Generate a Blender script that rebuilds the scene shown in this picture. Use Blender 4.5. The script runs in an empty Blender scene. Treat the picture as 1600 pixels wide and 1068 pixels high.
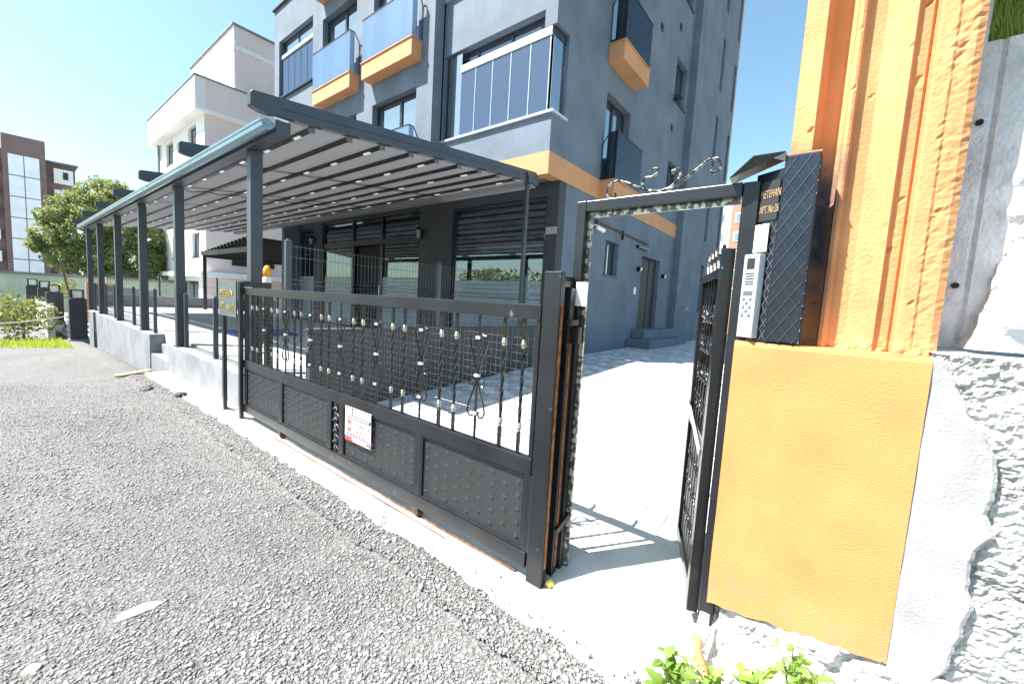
import bpy, bmesh, math, random
import numpy as np
from mathutils import Vector, Matrix, noise
random.seed(7); rng = np.random.default_rng(7)
sc = bpy.context.scene
COL = sc.collection
R_ = math.radians

# ------------------------------------------------------------------ camera
yaw, pitch, roll = R_(38.38), R_(-5.41), R_(3.32)
fw = Vector((math.cos(yaw)*math.cos(pitch), math.sin(yaw)*math.cos(pitch), math.sin(pitch)))
rt = Vector((math.sin(yaw), -math.cos(yaw), 0)); up = rt.cross(fw)
r2 = math.cos(roll)*rt + math.sin(roll)*up; u2 = -math.sin(roll)*rt + math.cos(roll)*up
cam = bpy.data.cameras.new('camera'); camo = bpy.data.objects.new('camera', cam); COL.objects.link(camo)
camo.matrix_world = Matrix(((r2.x, u2.x, -fw.x, 0), (r2.y, u2.y, -fw.y, 0), (r2.z, u2.z, -fw.z, 1.6), (0, 0, 0, 1)))
cam.sensor_width = 36; cam.lens = 14.4; cam.clip_end = 2000; cam.clip_start = .05
sc.camera = camo
# ------------------------------------------------------------------ sky and sun
SUN = Vector((1.0, -.85, -1.95))            # direction the light travels
el = math.asin(-SUN.normalized().z); rot = math.atan2(-SUN.x, -SUN.y)
w = bpy.data.worlds.new('World'); sc.world = w; w.use_nodes = True
nt = w.node_tree; bg = nt.nodes['Background']
sky = nt.nodes.new('ShaderNodeTexSky'); sky.sky_type = 'NISHITA'; sky.sun_disc = False
sky.sun_elevation = el; sky.sun_rotation = rot; sky.air_density = 1.0; sky.dust_density = 1.2; sky.ozone_density = 0.6
tint = nt.nodes.new('ShaderNodeMix'); tint.data_type = 'RGBA'; tint.blend_type = 'MULTIPLY'; tint.inputs[0].default_value = 1; tint.inputs[7].default_value = (1.06, 1.26, 1.16, 1)
nt.links.new(sky.outputs[0], tint.inputs[6]); nt.links.new(tint.outputs[2], bg.inputs[0]); bg.inputs[1].default_value = 0.072
sl = bpy.data.lights.new('sun', 'SUN'); sl.energy = 5.0; sl.angle = R_(0.53); sl.color = (1, .96, .9)
so = bpy.data.objects.new('sun', sl); COL.objects.link(so); so.location = (-20, 30, 50)
so.rotation_euler = SUN.to_track_quat('-Z', 'Y').to_euler()
sc.view_settings.view_transform = 'Standard'; sc.view_settings.look = 'None'
sc.view_settings.exposure = 1.8; sc.view_settings.gamma = 1.0

# ------------------------------------------------------------------ materials
def mat(name, col, rough=.7, metal=0, var=.12, scale=6, bump=0, bscale=60, bdist=.01, col2=None, spec=None, detail=6, thr=(.35, .65), coat=0):
    m = bpy.data.materials.new(name); m.use_nodes = True; t = m.node_tree; b = t.nodes['Principled BSDF']
    b.inputs['Roughness'].default_value = rough; b.inputs['Metallic'].default_value = metal
    if spec is not None: b.inputs['Specular IOR Level'].default_value = spec
    if coat: b.inputs['Coat Weight'].default_value = coat
    tc = t.nodes.new('ShaderNodeTexCoord')
    geo = t.nodes.new('ShaderNodeNewGeometry')
    n = t.nodes.new('ShaderNodeTexNoise'); n.inputs['Scale'].default_value = scale; n.inputs['Detail'].default_value = detail
    t.links.new(geo.outputs['Position'], n.inputs['Vector'])
    r = t.nodes.new('ShaderNodeValToRGB'); r.color_ramp.elements[0].position = thr[0]; r.color_ramp.elements[1].position = thr[1]
    c = Vector(col); c2 = Vector(col2) if col2 else None
    r.color_ramp.elements[0].color = (*(c*(1-var)), 1); r.color_ramp.elements[1].color = (*(c2 if c2 else c*(1+var)), 1)
    t.links.new(n.outputs[0], r.inputs[0]); t.links.new(r.outputs[0], b.inputs['Base Color'])
    if bump:
        n2 = t.nodes.new('ShaderNodeTexNoise'); n2.inputs['Scale'].default_value = bscale; n2.inputs['Detail'].default_value = 5
        t.links.new(geo.outputs['Position'], n2.inputs['Vector'])
        bp = t.nodes.new('ShaderNodeBump'); bp.inputs['Strength'].default_value = bump; bp.inputs['Distance'].default_value = bdist
        t.links.new(n2.outputs[0], bp.inputs['Height']); t.links.new(bp.outputs[0], b.inputs['Normal'])
    return m
def worn_or_glint(name, col, patch_col, rough=.35, metal=.0, amt=.62, scale=9):
    """painted metal with patches of another colour"""
    m = mat(name, col, rough, metal, var=.25, scale=4, bump=.25, bscale=140, bdist=.002)
    t = m.node_tree; b = t.nodes['Principled BSDF']; base = b.inputs['Base Color'].links[0].from_socket
    geo = [n for n in t.nodes if n.type == 'NEW_GEOMETRY'][0]
    n = t.nodes.new('ShaderNodeTexNoise'); n.inputs['Scale'].default_value = scale; n.inputs['Detail'].default_value = 9
    t.links.new(geo.outputs['Position'], n.inputs['Vector'])
    r = t.nodes.new('ShaderNodeValToRGB'); r.color_ramp.elements[0].position = amt; r.color_ramp.elements[1].position = amt+.06
    t.links.new(n.outputs[0], r.inputs[0])
    mx = t.nodes.new('ShaderNodeMix'); mx.data_type = 'RGBA'
    t.links.new(r.outputs[0], mx.inputs[0]); t.links.new(base, mx.inputs[6]); mx.inputs[7].default_value = (*patch_col, 1)
    t.links.new(mx.outputs[2], b.inputs['Base Color'])
    return m
def glass(name, tint, trans=.5, rough=.02, dark=(.02, .025, .03), gloss=.9, lo=.14, hi=.85):
    """pane: clear part, body colour and sharp mirror share that grows at grazing angles"""
    m = bpy.data.materials.new(name); m.use_nodes = True; t = m.node_tree
    for n in list(t.nodes): t.nodes.remove(n)
    o = t.nodes.new('ShaderNodeOutputMaterial'); tr = t.nodes.new('ShaderNodeBsdfTransparent'); tr.inputs[0].default_value = (*tint, 1)
    df = t.nodes.new('ShaderNodeBsdfDiffuse'); df.inputs[0].default_value = (*dark, 1)
    g = t.nodes.new('ShaderNodeBsdfGlossy'); g.inputs['Roughness'].default_value = rough; g.inputs[0].default_value = (gloss, gloss, gloss, 1)
    m1 = t.nodes.new('ShaderNodeMixShader'); m1.inputs[0].default_value = trans
    t.links.new(df.outputs[0], m1.inputs[1]); t.links.new(tr.outputs[0], m1.inputs[2])
    fr = t.nodes.new('ShaderNodeLayerWeight'); fr.inputs[0].default_value = .45
    mp = t.nodes.new('ShaderNodeMapRange'); mp.inputs[3].default_value = lo; mp.inputs[4].default_value = hi
    t.links.new(fr.outputs['Fresnel'], mp.inputs[0])
    m2 = t.nodes.new('ShaderNodeMixShader'); t.links.new(mp.outputs[0], m2.inputs[0])
    t.links.new(m1.outputs[0], m2.inputs[1]); t.links.new(g.outputs[0], m2.inputs[2]); t.links.new(m2.outputs[0], o.inputs[0])
    return m
M = {}
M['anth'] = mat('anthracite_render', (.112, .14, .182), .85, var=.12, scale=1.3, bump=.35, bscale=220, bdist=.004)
def streak(m, sc, amt, lo=.3, hi=.7):
    t = m.node_tree; b = t.nodes['Principled BSDF']; base = b.inputs['Base Color'].links[0].from_socket
    g_ = [n for n in t.nodes if n.type == 'NEW_GEOMETRY'][0]; mp_ = t.nodes.new('ShaderNodeMapping'); mp_.inputs['Scale'].default_value = sc
    n = t.nodes.new('ShaderNodeTexNoise'); n.inputs['Scale'].default_value = 1; n.inputs['Detail'].default_value = 7
    t.links.new(g_.outputs['Position'], mp_.inputs[0]); t.links.new(mp_.outputs[0], n.inputs['Vector'])
    r = t.nodes.new('ShaderNodeMapRange'); r.inputs[1].default_value = lo; r.inputs[2].default_value = hi; r.inputs[3].default_value = 1-amt; r.inputs[4].default_value = 1+amt
    t.links.new(n.outputs[0], r.inputs[0]); v = t.nodes.new('ShaderNodeVectorMath'); v.operation = 'SCALE'
    t.links.new(base, v.inputs[0]); t.links.new(r.outputs[0], v.inputs[3]); t.links.new(v.outputs[0], b.inputs['Base Color'])
streak(M['anth'], (2.2, 2.2, .5), .08)
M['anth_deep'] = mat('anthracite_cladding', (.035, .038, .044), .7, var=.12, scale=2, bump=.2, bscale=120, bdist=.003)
M['orange'] = mat('orange_render', (.47, .235, .11), .8, var=.07, scale=2, bump=.15, bscale=150, bdist=.003)
M['frame'] = mat('anthracite_aluminium', (.03, .034, .042), .35, .3, var=.1)
M['alu'] = mat('bright_aluminium', (.62, .65, .7), .3, .7, var=.05)
M['pane'] = glass('window_glass', (.5, .55, .6), .2, dark=(.03, .05, .075), lo=.42)
M['bal'] = glass('balcony_glass', (.66, .8, .97), .78, dark=(.12, .22, .45), lo=.2)
M['balb'] = glass('smoked_balcony_glass', (.25, .28, .32), .75, dark=(.012, .016, .022), lo=.05, hi=.4)
M['bayg'] = glass('folding_glass', (.3, .42, .62), .35, dark=(.03, .055, .12), lo=.09, hi=.55)
M['shopg'] = glass('shop_glass', (.62, .68, .72), .92, dark=(.02, .02, .02), lo=.05, hi=.35)
M['frost'] = mat('frosted_film', (.27, .33, .39), .5, var=.06, scale=3)
M['blind'] = mat('zebra_blind_cloth', (.42, .425, .42), .8, var=.1, scale=8)
M['blind2'] = mat('zebra_blind_band', (.15, .155, .155), .8, var=.1, scale=8)
M['dark'] = mat('dark_room', (.012, .012, .014), .9)
M['steel'] = worn_or_glint('anthracite_steel', (.013, .0145, .018), (.1, .1, .1), .3, .0, .69, 14)
M['pgsteel'] = mat('powder_coated_steel', (.05, .058, .07), .4, .2, var=.08, scale=3)
M['gutter'] = mat('coated_gutter', (.2, .29, .35), .3, .5, var=.1, scale=3)
M['black'] = worn_or_glint('black_gloss_paint', (.012, .012, .013), (.3, .29, .27), .25, .1, .7, 40)
M['rust'] = mat('rusty_steel', (.1, .05, .026), .85, .1, var=.4, scale=30, bump=.4, bscale=200, bdist=.003)
M['collar'] = worn_or_glint('gilded_collar', (.42, .4, .31), (.2, .18, .1), .4, .4, .62, 60)
M['wire'] = mat('galvanised_wire', (.09, .095, .1), .35, .7)
M['fabric'] = mat('grey_roof_fabric', (.3, .3, .305), .8, var=.06, scale=1.2)
_t = M['fabric'].node_tree; _o = [n for n in _t.nodes if n.type == 'OUTPUT_MATERIAL'][0]; _l = _t.nodes.new('ShaderNodeBsdfTranslucent'); _l.inputs[0].default_value = (.42, .42, .43, 1)
_x = _t.nodes.new('ShaderNodeMixShader'); _x.inputs[0].default_value = .36
_t.links.new(_t.nodes['Principled BSDF'].outputs[0], _x.inputs[1]); _t.links.new(_l.outputs[0], _x.inputs[2]); _t.links.new(_x.outputs[0], _o.inputs[0])
M['bar'] = mat('dark_profile', (.03, .03, .032), .4, .3)
M['led'] = mat('led_cover', (.75, .75, .72), .3)
M['ledlit'] = mat('lit_led', (.75, .75, .72), .3); M['ledlit'].node_tree.nodes['Principled BSDF'].inputs['Emission Color'].default_value = (1, .97, .9, 1); M['ledlit'].node_tree.nodes['Principled BSDF'].inputs['Emission Strength'].default_value = .09
M['concrete'] = mat('pale_concrete', (.46, .45, .425), .9, var=.13, scale=3, bump=.5, bscale=60, bdist=.01)
M['wallw'] = mat('grey_white_wall', (.2, .208, .22), .8, var=.16, scale=2.2, bump=.15, bscale=50, bdist=.004)
M['terr'] = mat('terrace_screed', (.45, .46, .47), .85, var=.08, scale=1)
M['lwhite'] = mat('white_render', (.78, .77, .76), .9, var=.03, scale=1)
M['lpink'] = mat('mauve_render', (.76, .645, .63), .9, var=.04, scale=.7)
M['ltrim'] = mat('white_trim', (.82, .82, .82), .8, var=.03)
M['green'] = mat('pale_green_wall', (.44, .52, .42), .9, var=.12, scale=1.5, bump=.2)
M['brown'] = mat('brown_cladding', (.19, .13, .125), .8, var=.08, scale=1)
M['twhite'] = mat('tower_panel', (.78, .83, .9), .5, var=.05, scale=1)
M['pinkb'] = mat('salmon_render', (.34, .17, .12), .9, var=.05, scale=.5)
M['bark'] = mat('bark', (.12, .085, .06), .95, var=.3, scale=20, bump=.6, bscale=60)
M['wood'] = mat('raw_plank', (.5, .33, .17), .8, var=.25, scale=12)
M['blue'] = mat('blue_mat', (.02, .07, .3), .7)
M['amber'] = mat('amber_plastic', (.85, .33, .02), .25, var=.1, scale=30)
M['whitep'] = mat('white_plastic', (.78, .78, .76), .5, var=.03)
M['gold'] = mat('gold_letters', (.42, .29, .05), .4, .3)
M['silver'] = mat('silver_panel', (.62, .65, .68), .35, .5, var=.04)
M['plateg'] = mat('grey_sign_plate', (.12, .135, .15), .45, .3, var=.12, scale=5)
M['red'] = mat('sign_red', (.4, .03, .03), .5); M['palered'] = mat('sign_faded_red', (.36, .09, .09), .5)
M['signblue'] = mat('sign_violet', (.12, .11, .3), .5); M['sblack'] = mat('sign_black', (.02, .02, .02), .5)
M['string'] = mat('string', (.7, .69, .63), .9)
M['clay'] = mat('clay_pipe', (.55, .2, .1), .8); M['yellow'] = mat('yellow_foam', (.75, .65, .12), .8)
M['lblue'] = mat('blue_drip', (.02, .06, .16), .4)
M['pave'] = [mat('paver_%d' % i, c, .9, var=.1, scale=14, bump=.3, bscale=120, bdist=.004) for i, c in enumerate([(.56, .57, .58), (.42, .425, .43), (.33, .335, .345), (.38, .38, .39)])]

# orange pillar paint: fine stucco, plus pits and a dark blue-grey patch beside the intercom housing
M['opaint'] = mat('orange_stucco', (.54, .232, .08), .85, var=.06, scale=4, bump=.6, bscale=190, bdist=.004, detail=10)
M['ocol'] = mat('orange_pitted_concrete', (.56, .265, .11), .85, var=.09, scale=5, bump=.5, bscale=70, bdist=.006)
M['wcol'] = mat('white_pitted_concrete', (.5, .52, .55), .9, var=.12, scale=7, bump=.8, bscale=50, bdist=.012)
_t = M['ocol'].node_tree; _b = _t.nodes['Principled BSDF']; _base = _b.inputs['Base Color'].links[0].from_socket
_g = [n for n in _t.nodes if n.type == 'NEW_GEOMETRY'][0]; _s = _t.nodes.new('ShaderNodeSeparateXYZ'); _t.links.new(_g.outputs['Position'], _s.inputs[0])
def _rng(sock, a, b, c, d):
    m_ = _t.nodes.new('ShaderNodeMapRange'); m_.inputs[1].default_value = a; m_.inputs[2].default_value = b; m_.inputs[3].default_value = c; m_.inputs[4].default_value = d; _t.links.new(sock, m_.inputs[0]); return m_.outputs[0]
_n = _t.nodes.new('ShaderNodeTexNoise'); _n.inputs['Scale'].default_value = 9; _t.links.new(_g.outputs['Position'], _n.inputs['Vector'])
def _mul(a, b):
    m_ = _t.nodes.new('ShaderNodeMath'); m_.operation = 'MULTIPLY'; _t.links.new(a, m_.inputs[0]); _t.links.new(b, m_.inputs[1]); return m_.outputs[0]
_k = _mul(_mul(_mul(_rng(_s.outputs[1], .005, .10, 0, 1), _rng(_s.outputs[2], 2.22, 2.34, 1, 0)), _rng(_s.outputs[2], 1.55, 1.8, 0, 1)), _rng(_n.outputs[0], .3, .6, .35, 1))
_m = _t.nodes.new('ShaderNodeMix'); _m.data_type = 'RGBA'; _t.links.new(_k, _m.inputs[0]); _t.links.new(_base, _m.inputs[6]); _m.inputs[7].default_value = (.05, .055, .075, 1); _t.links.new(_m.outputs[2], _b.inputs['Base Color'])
streak(M['opaint'], (7, 7, 3), .05)
_t = M['opaint'].node_tree; _b = _t.nodes['Principled BSDF']; _base = _b.inputs['Base Color'].links[0].from_socket; _g = [n for n in _t.nodes if n.type == 'NEW_GEOMETRY'][0]
_s = _t.nodes.new('ShaderNodeSeparateXYZ'); _t.links.new(_g.outputs['Position'], _s.inputs[0]); _n = _t.nodes.new('ShaderNodeTexNoise'); _n.inputs['Scale'].default_value = 22; _n.inputs['Detail'].default_value = 8; _t.links.new(_g.outputs['Position'], _n.inputs['Vector'])
_k = _mul(_rng(_s.outputs[2], .34, .52, 1, 0), _rng(_n.outputs[0], .45, .7, 0, .8))      # splashed mud along the foot
_m = _t.nodes.new('ShaderNodeMix'); _m.data_type = 'RGBA'; _t.links.new(_k, _m.inputs[0]); _t.links.new(_base, _m.inputs[6]); _m.inputs[7].default_value = (.3, .22, .14, 1); _t.links.new(_m.outputs[2], _b.inputs['Base Color'])
streak(M['ocol'], (9, 9, 1.2), .12)
M['rough'] = mat('rough_cast', (.52, .515, .5), .95, var=.2, scale=14, bump=.9, bscale=70, bdist=.02)
M['plaster'] = mat('trowelled_plaster', (.34, .34, .34), .9, var=.12, scale=6, bump=.5, bscale=110, bdist=.006)
streak(M['plaster'], (4, 4, 2), .1); streak(M['rough'], (3.5, 3.5, 3.5), .3)
def leafmat(name, c, c2):
    m = mat(name, c, .55, var=.1, scale=3, col2=c2, thr=(.3, .7)); b = m.node_tree.nodes['Principled BSDF']
    b.inputs['Transmission Weight'].default_value = 0; b.inputs['Subsurface Weight'].default_value = 0
    t = m.node_tree; o = [n for n in t.nodes if n.type == 'OUTPUT_MATERIAL'][0]
    tl = t.nodes.new('ShaderNodeBsdfTranslucent'); tl.inputs[0].default_value = (c2[0]*1.6, c2[1]*1.5, c2[2], 1)
    mx = t.nodes.new('ShaderNodeMixShader'); mx.inputs[0].default_value = .35
    t.links.new(b.outputs[0], mx.inputs[1]); t.links.new(tl.outputs[0], mx.inputs[2]); t.links.new(mx.outputs[0], o.inputs[0])
    return m
M['leaf'] = leafmat('tree_leaf', (.085, .125, .045), (.19, .235, .095))
M['leaf2'] = leafmat('hedge_leaf', (.07, .11, .035), (.2, .22, .07))
M['weed'] = leafmat('weed_leaf', (.13, .23, .04), (.24, .36, .08))
M['grass'] = leafmat('grass_blade', (.13, .21, .03), (.3, .38, .06))

# ------------------------------------------------------------------ mesh builder
OFF = {}
class MB:
    def __init__(s): s.v = []; s.f = []
    def add(s, vs, fs):
        n = len(s.v); s.v += [tuple(p) for p in vs]; s.f += [tuple(i+n for i in f) for f in fs]; return s
    def box(s, x0, x1, y0, y1, z0, z1):
        x0, x1 = sorted((x0, x1)); y0, y1 = sorted((y0, y1)); z0, z1 = sorted((z0, z1))
        return s.add([(x0,y0,z0),(x1,y0,z0),(x1,y1,z0),(x0,y1,z0),(x0,y0,z1),(x1,y0,z1),(x1,y1,z1),(x0,y1,z1)],
                     [(0,3,2,1),(4,5,6,7),(0,1,5,4),(1,2,6,5),(2,3,7,6),(3,0,4,7)])
    def obar(s, a, b, w, h, upv=(0,0,1)):
        a, b = Vector(a), Vector(b); d = (b-a).normalized(); u = Vector(upv); sd = d.cross(u)
        if sd.length < 1e-4: sd = d.cross(Vector((1,0,0)))
        sd.normalize(); u = sd.cross(d).normalized(); p = []
        for q in (a, b):
            for i, j in ((-1,-1),(1,-1),(1,1),(-1,1)): p.append(q+sd*(w/2*i)+u*(h/2*j))
        return s.add(p, [(0,1,2,3),(7,6,5,4),(0,4,5,1),(1,5,6,2),(2,6,7,3),(3,7,4,0)])
    def tube(s, pts, r, n=6, caps=True):
        pts = [Vector(p) for p in pts]; rs = r if isinstance(r, (list, tuple)) else [r]*len(pts)
        ring = []; prev = None; base = len(s.v)
        for i, p in enumerate(pts):
            d = (pts[min(i+1, len(pts)-1)]-pts[max(i-1, 0)])
            d = d.normalized() if d.length > 1e-9 else Vector((0,0,1))
            if prev is None:
                a = d.cross(Vector((0,0,1)));
                if a.length < 1e-3: a = d.cross(Vector((1,0,0)))
            else: a = prev - d*prev.dot(d)
            a.normalize(); prev = a; b = d.cross(a)
            for k in range(n):
                t = 2*math.pi*k/n; s.v.append(tuple(p+(a*math.cos(t)+b*math.sin(t))*rs[i]))
        for i in range(len(pts)-1):
            for k in range(n):
                k2 = (k+1) % n; A = base+i*n
                s.f.append((A+k, A+k2, A+n+k2, A+n+k))
        if caps:
            s.f.append(tuple(base+k for k in range(n))[::-1]); s.f.append(tuple(base+(len(pts)-1)*n+k for k in range(n)))
        return s
    def prism(s, poly, fn, a, b):
        """poly in 2-D, fn(u,v,t) -> point"""
        n = len(poly); vs = [fn(u, v, a) for u, v in poly]+[fn(u, v, b) for u, v in poly]
        return s.add(vs, [tuple(range(n))[::-1], tuple(range(n, 2*n))]+[(i, (i+1) % n, n+(i+1) % n, n+i) for i in range(n)])
    def lathe(s, c, prof, n=12):
        base = len(s.v)
        for r, z in prof:
            for k in range(n):
                t = 2*math.pi*k/n; s.v.append((c[0]+r*math.cos(t), c[1]+r*math.sin(t), c[2]+z))
        for i in range(len(prof)-1):
            for k in range(n):
                k2 = (k+1) % n; s.f.append((base+i*n+k, base+i*n+k2, base+(i+1)*n+k2, base+(i+1)*n+k))
        s.f.append(tuple(base+k for k in range(n))[::-1]); s.f.append(tuple(base+(len(prof)-1)*n+k for k in range(n)))
        return s
def off(o):
    return OFF.get(o.name, Vector((0,0,0))) if o else Vector((0,0,0))
def build(name, mb, m, parent=None, smooth=False, bevel=0, fixn=True):
    o0 = off(parent); me = bpy.data.meshes.new(name)
    me.from_pydata([(p[0]-o0.x, p[1]-o0.y, p[2]-o0.z) for p in mb.v], [], mb.f)
    if fixn:
        bm = bmesh.new(); bm.from_mesh(me); bmesh.ops.recalc_face_normals(bm, faces=bm.faces); bm.to_mesh(me); bm.free()
    if isinstance(m, list):
        for q in m: me.materials.append(q)
    else: me.materials.append(m)
    if smooth: me.polygons.foreach_set('use_smooth', [True]*len(me.polygons))
    o = bpy.data.objects.new(name, me); COL.objects.link(o)
    if parent: o.parent = parent; OFF[o.name] = o0
    if bevel:
        bv = o.modifiers.new('bevel', 'BEVEL'); bv.width = bevel; bv.segments = 2; bv.limit_method = 'ANGLE'
    return o
def tag(o, label, cat, group=None):
    o['label'] = label; o['category'] = cat
    if group: o['group'] = group
    return o
def thing(name, label, cat, loc=(0,0,0), group=None):
    o = bpy.data.objects.new(name, None); COL.objects.link(o); o.location = loc; OFF[o.name] = Vector(loc)
    o.empty_display_size = .1
    return tag(o, label, cat, group)
def struct(o, k='structure'): o['kind'] = k; return o
def dup(o, parent=None, delta=None):
    c = o.copy(); COL.objects.link(c)
    if parent: c.parent = parent; OFF[c.name] = off(parent)
    if delta is not None: c.location = Vector(o.location)+Vector(delta)
    return c
def text(name, s, size, origin, xdir, ydir, m, parent=None, ext=.002, align='LEFT', sx=1.0):
    cu = bpy.data.curves.new(name, 'FONT'); cu.body = s; cu.size = size; cu.extrude = ext; cu.align_x = align
    cu.resolution_u = 2
    tmp = bpy.data.objects.new('tmp_text', cu); COL.objects.link(tmp)
    dg = bpy.context.evaluated_depsgraph_get(); me = bpy.data.meshes.new_from_object(tmp.evaluated_get(dg))
    bpy.data.objects.remove(tmp); bpy.data.curves.remove(cu)
    x = Vector(xdir).normalized(); y = Vector(ydir).normalized(); z = x.cross(y)
    o0 = off(parent)
    for v in me.vertices: v.co = Vector(origin)+x*v.co.x*sx+y*v.co.y+z*v.co.z-o0
    me.materials.clear(); me.materials.append(m); me.name = name
    o = bpy.data.objects.new(name, me); COL.objects.link(o)
    if parent: o.parent = parent; OFF[o.name] = o0
    return o
def slab(mb, ax, c0, c1, u0, u1, z0, z1, holes=()):
    """upright slab between c0 and c1 on axis ax with rectangular holes (u0,u1,z0,z1); only outer faces"""
    us = sorted({u0, u1, *[min(max(h[i], u0), u1) for h in holes for i in (0, 1)]})
    zs = sorted({z0, z1, *[min(max(h[i], z0), z1) for h in holes for i in (2, 3)]})
    def P(c, u, z): return (c, u, z) if ax == 'x' else (u, c, z)
    nu, nz = len(us)-1, len(zs)-1
    def solid(i, j):
        if i < 0 or j < 0 or i >= nu or j >= nz: return False
        cu, cz = (us[i]+us[i+1])/2, (zs[j]+zs[j+1])/2
        return not any(h[0] < cu < h[1] and h[2] < cz < h[3] for h in holes)
    for i in range(nu):
        for j in range(nz):
            if not solid(i, j): continue
            a, b, c, d = us[i], us[i+1], zs[j], zs[j+1]
            for q in (c0, c1): mb.add([P(q,a,c), P(q,b,c), P(q,b,d), P(q,a,d)], [(0,1,2,3)])
            if not solid(i-1, j): mb.add([P(c0,a,c), P(c1,a,c), P(c1,a,d), P(c0,a,d)], [(0,1,2,3)])
            if not solid(i+1, j): mb.add([P(c0,b,c), P(c1,b,c), P(c1,b,d), P(c0,b,d)], [(0,1,2,3)])
            if not solid(i, j-1): mb.add([P(c0,a,c), P(c1,a,c), P(c1,b,c), P(c0,b,c)], [(0,1,2,3)])
            if not solid(i, j+1): mb.add([P(c0,a,d), P(c1,a,d), P(c1,b,d), P(c0,b,d)], [(0,1,2,3)])
    # weld
    return mb
def weld(o):
    bm = bmesh.new(); bm.from_mesh(o.data); bmesh.ops.remove_doubles(bm, verts=bm.verts, dist=1e-5)
    bmesh.ops.recalc_face_normals(bm, faces=bm.faces); bm.to_mesh(o.data); bm.free(); return o
def bx(mb, ax, c0, c1, u0, u1, z0, z1):
    return mb.box(c0, c1, u0, u1, z0, z1) if ax == 'x' else mb.box(u0, u1, c0, c1, z0, z1)
def window(par, ax, c, u0, u1, z0, z1, muls=(), trans=(), rec=.13, fr=.055, pane=None, sill=True, fm=None, name='window'):
    f = MB(); a, b = c+rec, c+rec+.06
    e = .002
    bx(f, ax, a, b, u0+e, u1-e, z0+e, z0+fr); bx(f, ax, a, b, u0+e, u1-e, z1-fr, z1-e)
    bx(f, ax, a, b, u0+e, u0+fr, z0+fr, z1-fr); bx(f, ax, a, b, u1-fr, u1-e, z0+fr, z1-fr)
    for q in muls: bx(f, ax, a-.004, b, q-fr*.6, q+fr*.6, z0+fr, z1-fr)
    cuts = [u0+fr]+[q for q in muls]+[u1-fr]
    for q in trans: bx(f, ax, a-.006, b, u0+fr, u1-fr, q-fr*.5, q+fr*.5)
    o = build(name, f, fm or M['frame'], par)
    for i in range(len(cuts)-1):
        p = MB(); bx(p, ax, c+rec+.026, c+rec+.034, cuts[i], cuts[i+1], z0+fr, z1-fr)
        build('pane', p, pane or M['pane'], o)
    if sill:
        p = MB(); bx(p, ax, c-.035, c+rec, u0-.03, u1+.03, z0-.03, z0+.001); build('sill', p, M['frame'], o)
    return o

# ------------------------------------------------------------------ ground
def gz(x, y):
    z = -.0017*max(0, min(y, 24)-3)**2
    return z
def zc(x):
    P = [(-9, .03), (1.9, .03), (2.1, .09), (3.2, .21), (6.8, .39), (8.5, .5), (12, .55), (40, .7)]
    for (a, b), (c, d) in zip(P, P[1:]):
        if x <= c: return b+(d-b)*(x-a)/(c-a)
    return .7
g = MB().box(-300, 300, -300, 300, -1.2, -1.0)
struct(build('ground', g, mat('far_earth', (.26, .25, .21), .95, var=.2, scale=.2)))
# gravel street: uneven sheet
gm = mat('gravel_bed', (.138, .137, .134), .95, var=.45, scale=70, bump=1, bscale=45, bdist=.03, detail=9)
def sheet(name, x0, x1, y0, y1, step, zf, m, smooth=False):
    nx = int((x1-x0)/step)+1; ny = int((y1-y0)/step)+1; mb = MB()
    for j in range(ny):
        for i in range(nx):
            x = x0+(x1-x0)*i/(nx-1); y = y0+(y1-y0)*j/(ny-1); mb.v.append((x, y, zf(x, y)))
    for j in range(ny-1):
        for i in range(nx-1): mb.f.append((j*nx+i, j*nx+i+1, (j+1)*nx+i+1, (j+1)*nx+i))
    return build(name, mb, m, smooth=smooth, fixn=False)
def edge_x(y):   # where the gravel gives way to the concrete strip
    return 1.63+.05*noise.noise(Vector((y*2.3, 3.1, 0)))+.025*noise.noise(Vector((y*9, 1.7, 0)))
def street_z(x, y):
    z = gz(x, y)+.018*noise.noise(Vector((x*1.1, y*1.1, 0)))+.012*noise.noise(Vector((x*4, y*4, 2)))
    d = edge_x(y)-x
    if d < .25: z += .02*max(0, d/.25) - .03*max(0, -d/.1 if d < 0 else 0)
    if x > 1.75: z -= .1
    return z-.004
gs = sheet('gravel_street', -14, 2.0, -8, 34, .08, street_z, gm, True); struct(gs)
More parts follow.
